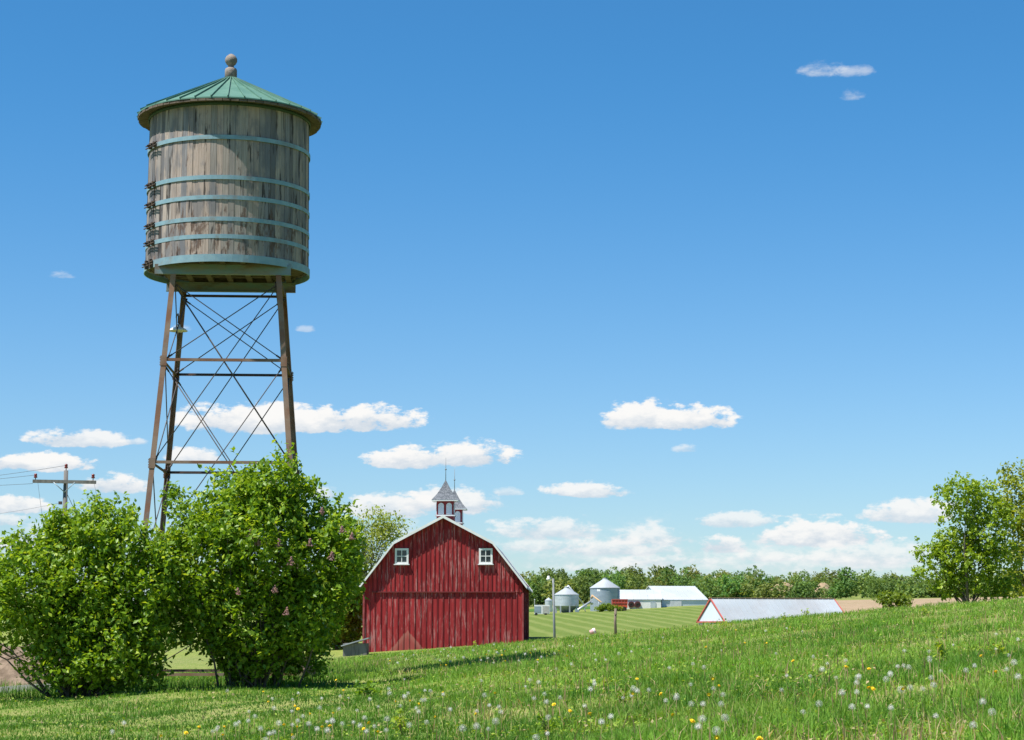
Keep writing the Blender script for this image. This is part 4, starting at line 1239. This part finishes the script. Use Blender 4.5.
def cf(X, Y, rg):
    n = len(X)
    g0 = np.array([0.080, 0.200, 0.022]); g1 = np.array([0.180, 0.350, 0.040]); g2 = np.array([0.30, 0.40, 0.078]); dry = np.array([0.40, 0.315, 0.165])
    w = np.clip(0.5 + 2.4 * (fn(X, Y, 2.6, 60) - 0.5) + 0.30 * rg.normal(size=n), 0, 1)[:, None]
    c = g0 * (1 - w) + g1 * w
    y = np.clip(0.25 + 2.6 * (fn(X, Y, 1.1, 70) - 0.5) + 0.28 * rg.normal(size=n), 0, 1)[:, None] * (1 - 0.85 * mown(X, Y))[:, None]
    c = c * (1 - 0.55 * y) + g2 * 0.55 * y
    d = rg.random(n) < (0.03 + 0.035 * np.clip(fn(X, Y, 0.8, 80) - 0.4, 0, 1) / 0.2 + 0.30 * bare(X, Y)) * (1 - 0.75 * mown(X, Y))
    c[d] = dry * (0.7 + 0.6 * rg.random(d.sum()))[:, None]
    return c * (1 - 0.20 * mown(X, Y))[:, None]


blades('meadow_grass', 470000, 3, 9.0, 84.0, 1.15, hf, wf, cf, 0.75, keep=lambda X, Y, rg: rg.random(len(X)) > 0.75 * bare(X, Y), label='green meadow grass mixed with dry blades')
blades('dry_stalk_litter', 2600, 5, 11.0, 70.0, 1.1, lambda X, Y, rg: rg.uniform(0.12, 0.34, len(X)), lambda X, Y, rg: np.full(len(X), 0.008) + 0.0001 * Y,
       lambda X, Y, rg: np.array([0.33, 0.22, 0.13]) * (0.6 + 0.6 * rg.random(len(X)))[:, None], 0.30,
       keep=lambda X, Y, rg: rg.random(len(X)) > 0.92 * mown(X, Y), label='dry brown stalks scattered through the meadow grass')
# broad-leaved herbs (clover, plantain, dock) low in the sward
nh = 90000
rg = np.random.default_rng(77)
u = rg.random(nh); q_ = 1 - 1.15
Yh = (9.5 ** q_ + u * (80.0 ** q_ - 9.5 ** q_)) ** (1 / q_)
Xh = (rg.random(nh) * 2 - 1) * (0.285 * Yh + 2.5)
kp = (rg.random(nh) < np.clip(0.40 + 0.9 * patch(Xh, Yh, 1.1, 4.0), 0.05, 1)) & (rg.random(nh) > 0.7 * mown(Xh, Yh))
Xh, Yh = Xh[kp], Yh[kp]; nh = len(Xh)
ch = np.stack([Xh, Yh, terr(Xh, Yh) + rg.uniform(0.02, 0.12, nh)], 1)
wv = rg.random(nh)[:, None]
colh = np.array([0.13, 0.24, 0.02]) * (1 - wv) + np.array([0.32, 0.42, 0.06]) * wv
dryh = rg.random(nh) < 0.16
colh[dryh] = np.array([0.40, 0.32, 0.18]) * (0.7 + 0.5 * rg.random(dryh.sum()))[:, None]
Lh = rg.uniform(0.022, 0.055, nh) * (0.8 + 0.012 * Yh)
nrh = np.array([0, 0, 1.0]) + rg.normal(0, 0.6, (nh, 3)); axh = rg.normal(size=(nh, 3)); axh[:, 2] = axh[:, 2] * 0.5 + 0.3
tag(leaf_mesh('meadow_herbs', ch, axh, nrh, Lh, Lh * 0.6, colh, M['grass']), 'low broad leaved herbs growing among the meadow grass', 'herbs', kind='stuff')
# taller grass round the foot of the bushes and the tower
blades('rough_grass', 60000, 8, 36.0, 60.0, 1.01, lambda X, Y, rg: rg.uniform(0.08, 0.26, len(X)), wf,
       lambda X, Y, rg: cf(X, Y, rg) * 0.95, 0.35, keep=lambda X, Y, rg: (X < -3.2) & (X > -12.0) & (Y > 38.6), label='long rough grass under the tower and bushes')

# ------------------------------------------------------------------ dandelions
rs = random.Random(21)
def puff_mesh():
    mb = MB()
    rr = 0.029
    for k in range(150):
        z = 1 - 2 * (k + 0.5) / 150; g = k * 2.39996; q = math.sqrt(max(0, 1 - z * z))
        d = Vector((q * math.cos(g), q * math.sin(g), z)) if z > -0.86 else None
        if d is None: continue
        s = d.cross(Vector((0.3, 0.2, 0.9))).normalized(); u = d.cross(s)
        tip = d * rr * rs.uniform(0.92, 1.06)
        mb.add([d * 0.005 + s * 0.0004, d * 0.005 - s * 0.0004, tip], [(0, 1, 2)])
        w_ = 0.0034
        for k2 in range(3):
            g2 = k2 * math.pi / 3 + rs.random()
            e = (s * math.cos(g2) + u * math.sin(g2)) * w_; e2 = d.cross(e) * 0.16
            mb.add([tip - e + d * 0.0018, tip + e2, tip + e + d * 0.0018, tip - e2], [(0, 1, 2, 3)])
    mb.lathe([(0.001, -0.006), (0.005, -0.003), (0.006, 0.002), (0.001, 0.006)], 8, mi=1)
    me = mb.build('seed_head', [M['fluff'], M['fluff_core']]); d = me.data
    bpy.data.objects.remove(me); return d


def flower_mesh():
    mb = MB()
    for ring, (n, rr, lift) in enumerate(((22, 0.021, 0.003), (18, 0.016, 0.007), (12, 0.010, 0.010))):
        for k in range(n):
            g = 2 * math.pi * (k + 0.4 * ring) / n
            a, b_ = Vector((math.cos(g), math.sin(g), 0)), Vector((-math.sin(g), math.cos(g), 0))
            mb.add([Vector((0, 0, lift * 0.4)), a * rr * 0.6 + b_ * 0.0026 + Vector((0, 0, lift)), a * rr + Vector((0, 0, lift * 1.1)), a * rr * 0.6 - b_ * 0.0026 + Vector((0, 0, lift))], [(0, 1, 2, 3)])
    mb.lathe([(0.001, 0.012), (0.007, 0.011), (0.008, 0.0), (0.006, -0.010), (0.001, -0.012)], 10, mi=0)
    me = mb.build('flower', M['petal']); d = me.data
    bpy.data.objects.remove(me); return d


def stalk_mesh(h):
    mb = MB().tube([(0, 0, -h), (rs.uniform(-.02, .02), rs.uniform(-.02, .02), -h * 0.5), (0, 0, -0.004)], [0.0036, 0.003, 0.0026], 6)
    o = mb.build('stem', M['stalk']); d = o.data; bpy.data.objects.remove(o); return d
PUFF, FLOW, STK = puff_mesh(), flower_mesh(), [stalk_mesh(h) for h in (0.22, 0.26, 0.30)]


def dandelion(px, py, yellow, size=1.0):
    hgt = rs.uniform(0.15, 0.27)
    p = ground_hit(px, py, hgt)
    if p is None: return
    if p.y > 74: return
    if p.x < -3.3 and p.y > 41.5: return
    if yellow:
        o = thing('yellow_dandelion', 'small yellow dandelion flower open among the meadow grass', 'dandelion', p, rs.uniform(0, 6), 'yellow dandelions in the meadow')
        h_ = link('flower', FLOW, o); k = rs.uniform(0.95, 1.3) * size; h_.rotation_euler = (rs.uniform(0.2, 0.9), 0, rs.uniform(0, 6))
    else:
        o = thing('dandelion_clock', 'white fluffy dandelion seed head on a thin stalk in the meadow', 'dandelion', p, rs.uniform(0, 6), 'white dandelion clocks in the meadow')
        h_ = link('seed_head', PUFF, o); k = rs.uniform(0.75, 1.1) * size; h_.rotation_euler = (rs.uniform(-0.3, 0.3), rs.uniform(-0.3, 0.3), 0)
    h_.scale = (k, k, k)
    link('stem', STK[rs.randrange(3)], o)


WHITE = [(213, 731), (270, 734), (279, 724), (266, 740), (113, 731), (332, 721), (320, 707), (302, 717), (275, 708), (308, 723), (342, 724), (353, 723), (365, 718), (318, 729), (273, 733), (462, 729), (476, 727), (450, 710), (418, 711), (404, 697), (390, 693), (388, 688),
         (440, 660), (380, 663), (530, 680), (538, 683), (557, 669), (560, 698), (590, 689), (594, 680), (595, 684), (610, 717), (602, 722), (634, 688), (637, 690), (648, 690), (632, 695), (676, 699), (666, 701), (677, 696), (692, 703), (704, 668), (670, 668), (702, 718), (698, 727), (716, 731), (713, 689), (720, 704), (724, 694), (725, 717),
         (828, 663), (822, 669), (857, 677), (859, 677), (885, 679), (856, 682), (856, 692), (841, 693), (853, 706), (867, 706), (891, 674), (897, 667), (904, 665), (908, 668), (890, 675), (901, 690), (911, 687), (923, 689), (932, 678), (929, 659), (967, 671), (983, 702), (1007, 669), (1018, 676), (786, 629), (802, 631), (765, 630), (823, 612), (573, 646), (555, 654), (569, 646), (595, 654), (537, 737), (496, 722), (485, 695), (430, 690), (370, 700)]
YELLOW = [(199, 727), (186, 733), (161, 736), (292, 735), (297, 727), (310, 714), (284, 725), (298, 709), (369, 723), (336, 680), (345, 664), (410, 701), (419, 704), (435, 717), (378, 732), (441, 665), (446, 665), (495, 693), (502, 655), (490, 641), (480, 658), (629, 638), (637, 679), (633, 694), (661, 694), (673, 715), (590, 714), (570, 711), (713, 679), (719, 686), (709, 695), (717, 738), (760, 739), (759, 739), (706, 647), (745, 643), (793, 661), (846, 667), (869, 669), (790, 627), (869, 688), (873, 689), (903, 689), (996, 672), (981, 656), (736, 630), (657, 630), (559, 651), (567, 656)]
for px, py in WHITE: dandelion(px + rs.uniform(-1, 1), py + rs.uniform(-1, 1), False)
for px, py in YELLOW: dandelion(px, py, True)
for k in range(70):
    dandelion(rs.uniform(335, 545), rs.uniform(641, 664), rs.random() < 0.3, rs.uniform(0.9, 1.2))
for k in range(60):
    dandelion(rs.uniform(190, 560), rs.uniform(690, 738), rs.random() < 0.25, rs.uniform(0.8, 1.0))
for k in range(90):
    px = rs.uniform(120, 1030); py = rs.uniform(600, 738) if rs.random() < 0.55 else rs.uniform(630, 665)
    if px < 330 and py < 700: continue
    dandelion(px, py, rs.random() < 0.22, rs.uniform(0.7, 1.0))

# ------------------------------------------------------------------ tall weeds
def weed(label, px, py, h, spread, cols, n=60, size=0.07, name='weed'):
    p = ground_hit(px, py)
    if p is None: return
    t_ = thing(name, label, 'weed', p)
    mb = MB(); tips = []
    for k in range(4):
        g = rs.uniform(0, 6.28); q = Vector((math.cos(g) * spread * rs.uniform(.2, .8), math.sin(g) * spread * rs.uniform(.2, .8), h * rs.uniform(0.7, 1)))
        mb.tube([(0, 0, -0.02), q * 0.5 + Vector((rs.uniform(-.03, .03), 0, 0.02)), q], [0.007, 0.005, 0.003], 5); tips.append(q)
    mb.build('stem', M['stalk'], t_)
    cen = np.array([list(tips[i % 4] * rs.uniform(0.3, 1.05)) for i in range(n)]) + RNG.normal(0, spread * 0.28, (n, 3))
    cen[:, 2] = np.clip(cen[:, 2], 0.02, None)
    w = RNG.random(n)[:, None]; c = np.array(cols[0]) * (1 - w) + np.array(cols[1]) * w
    L_ = size * (0.6 + 0.8 * RNG.random(n))
    leaf_mesh('foliage', cen, rand_dirs(n), rand_dirs(n, 1.0), L_, L_ * 0.55, c, M['leaf'], t_)
YG = [(0.20, 0.32, 0.03), (0.36, 0.46, 0.05)]
DG = [(0.12, 0.24, 0.02), (0.21, 0.34, 0.03)]
weed('upright yellow-green weed standing alone in the meadow below the young tree', 942, 671, 0.38, 0.12, YG, 80)
weed('branched yellow-green weed beside white dandelion clocks at the meadow edge', 998, 664, 0.22, 0.14, YG, 60)
weed('bushy green weed in the middle of the meadow near the lower frame edge', 546, 738, 0.22, 0.11, DG, 80, 0.05)
weed('yellow-green leafy weed close to the bottom of the meadow below the barn', 403, 736, 0.24, 0.12, YG, 90, 0.05)
weed('bright green clump of broad leaves in the grass near the tower shadow', 367, 697, 0.2, 0.25, [(0.13, 0.26, 0.02), (0.18, 0.31, 0.03)], 90, 0.10)
weed('low leafy weed among dandelions in the mid meadow', 621, 706, 0.20, 0.13, DG, 60, 0.05)
weed('small yellow-green weed left of a dry stalk below the wooden post', 606, 690, 0.16, 0.11, YG, 50, 0.05)
weed('tall thin weed sticking up in front of the pale metal roof', 812, 616, 0.42, 0.10, DG, 50, 0.09)
weed('lower yellowish weed in front of the pale metal roof', 805, 618, 0.30, 0.14, YG, 40, 0.08)
weed('yellow-green weed on the crest below the red gable trim', 724, 629, 0.28, 0.30, YG, 70, 0.09)
weed('small green weed at the crest near the tipped tub', 604, 634, 0.22, 0.16, DG, 40, 0.08)
weed('yellow-topped weed standing against the front of the barn', 433, 651, 0.45, 0.10, YG, 40, 0.08)
weed('short yellowish weed in front of the barn right of centre', 475, 648, 0.26, 0.16, YG, 36, 0.08)
weed('leafy weed on the crest under the middle of the long roof', 785, 622, 0.24, 0.16, YG, 40, 0.08)
weed('small upright weed on the crest beyond the long shed', 924, 617, 0.25, 0.12, YG, 40, 0.07)
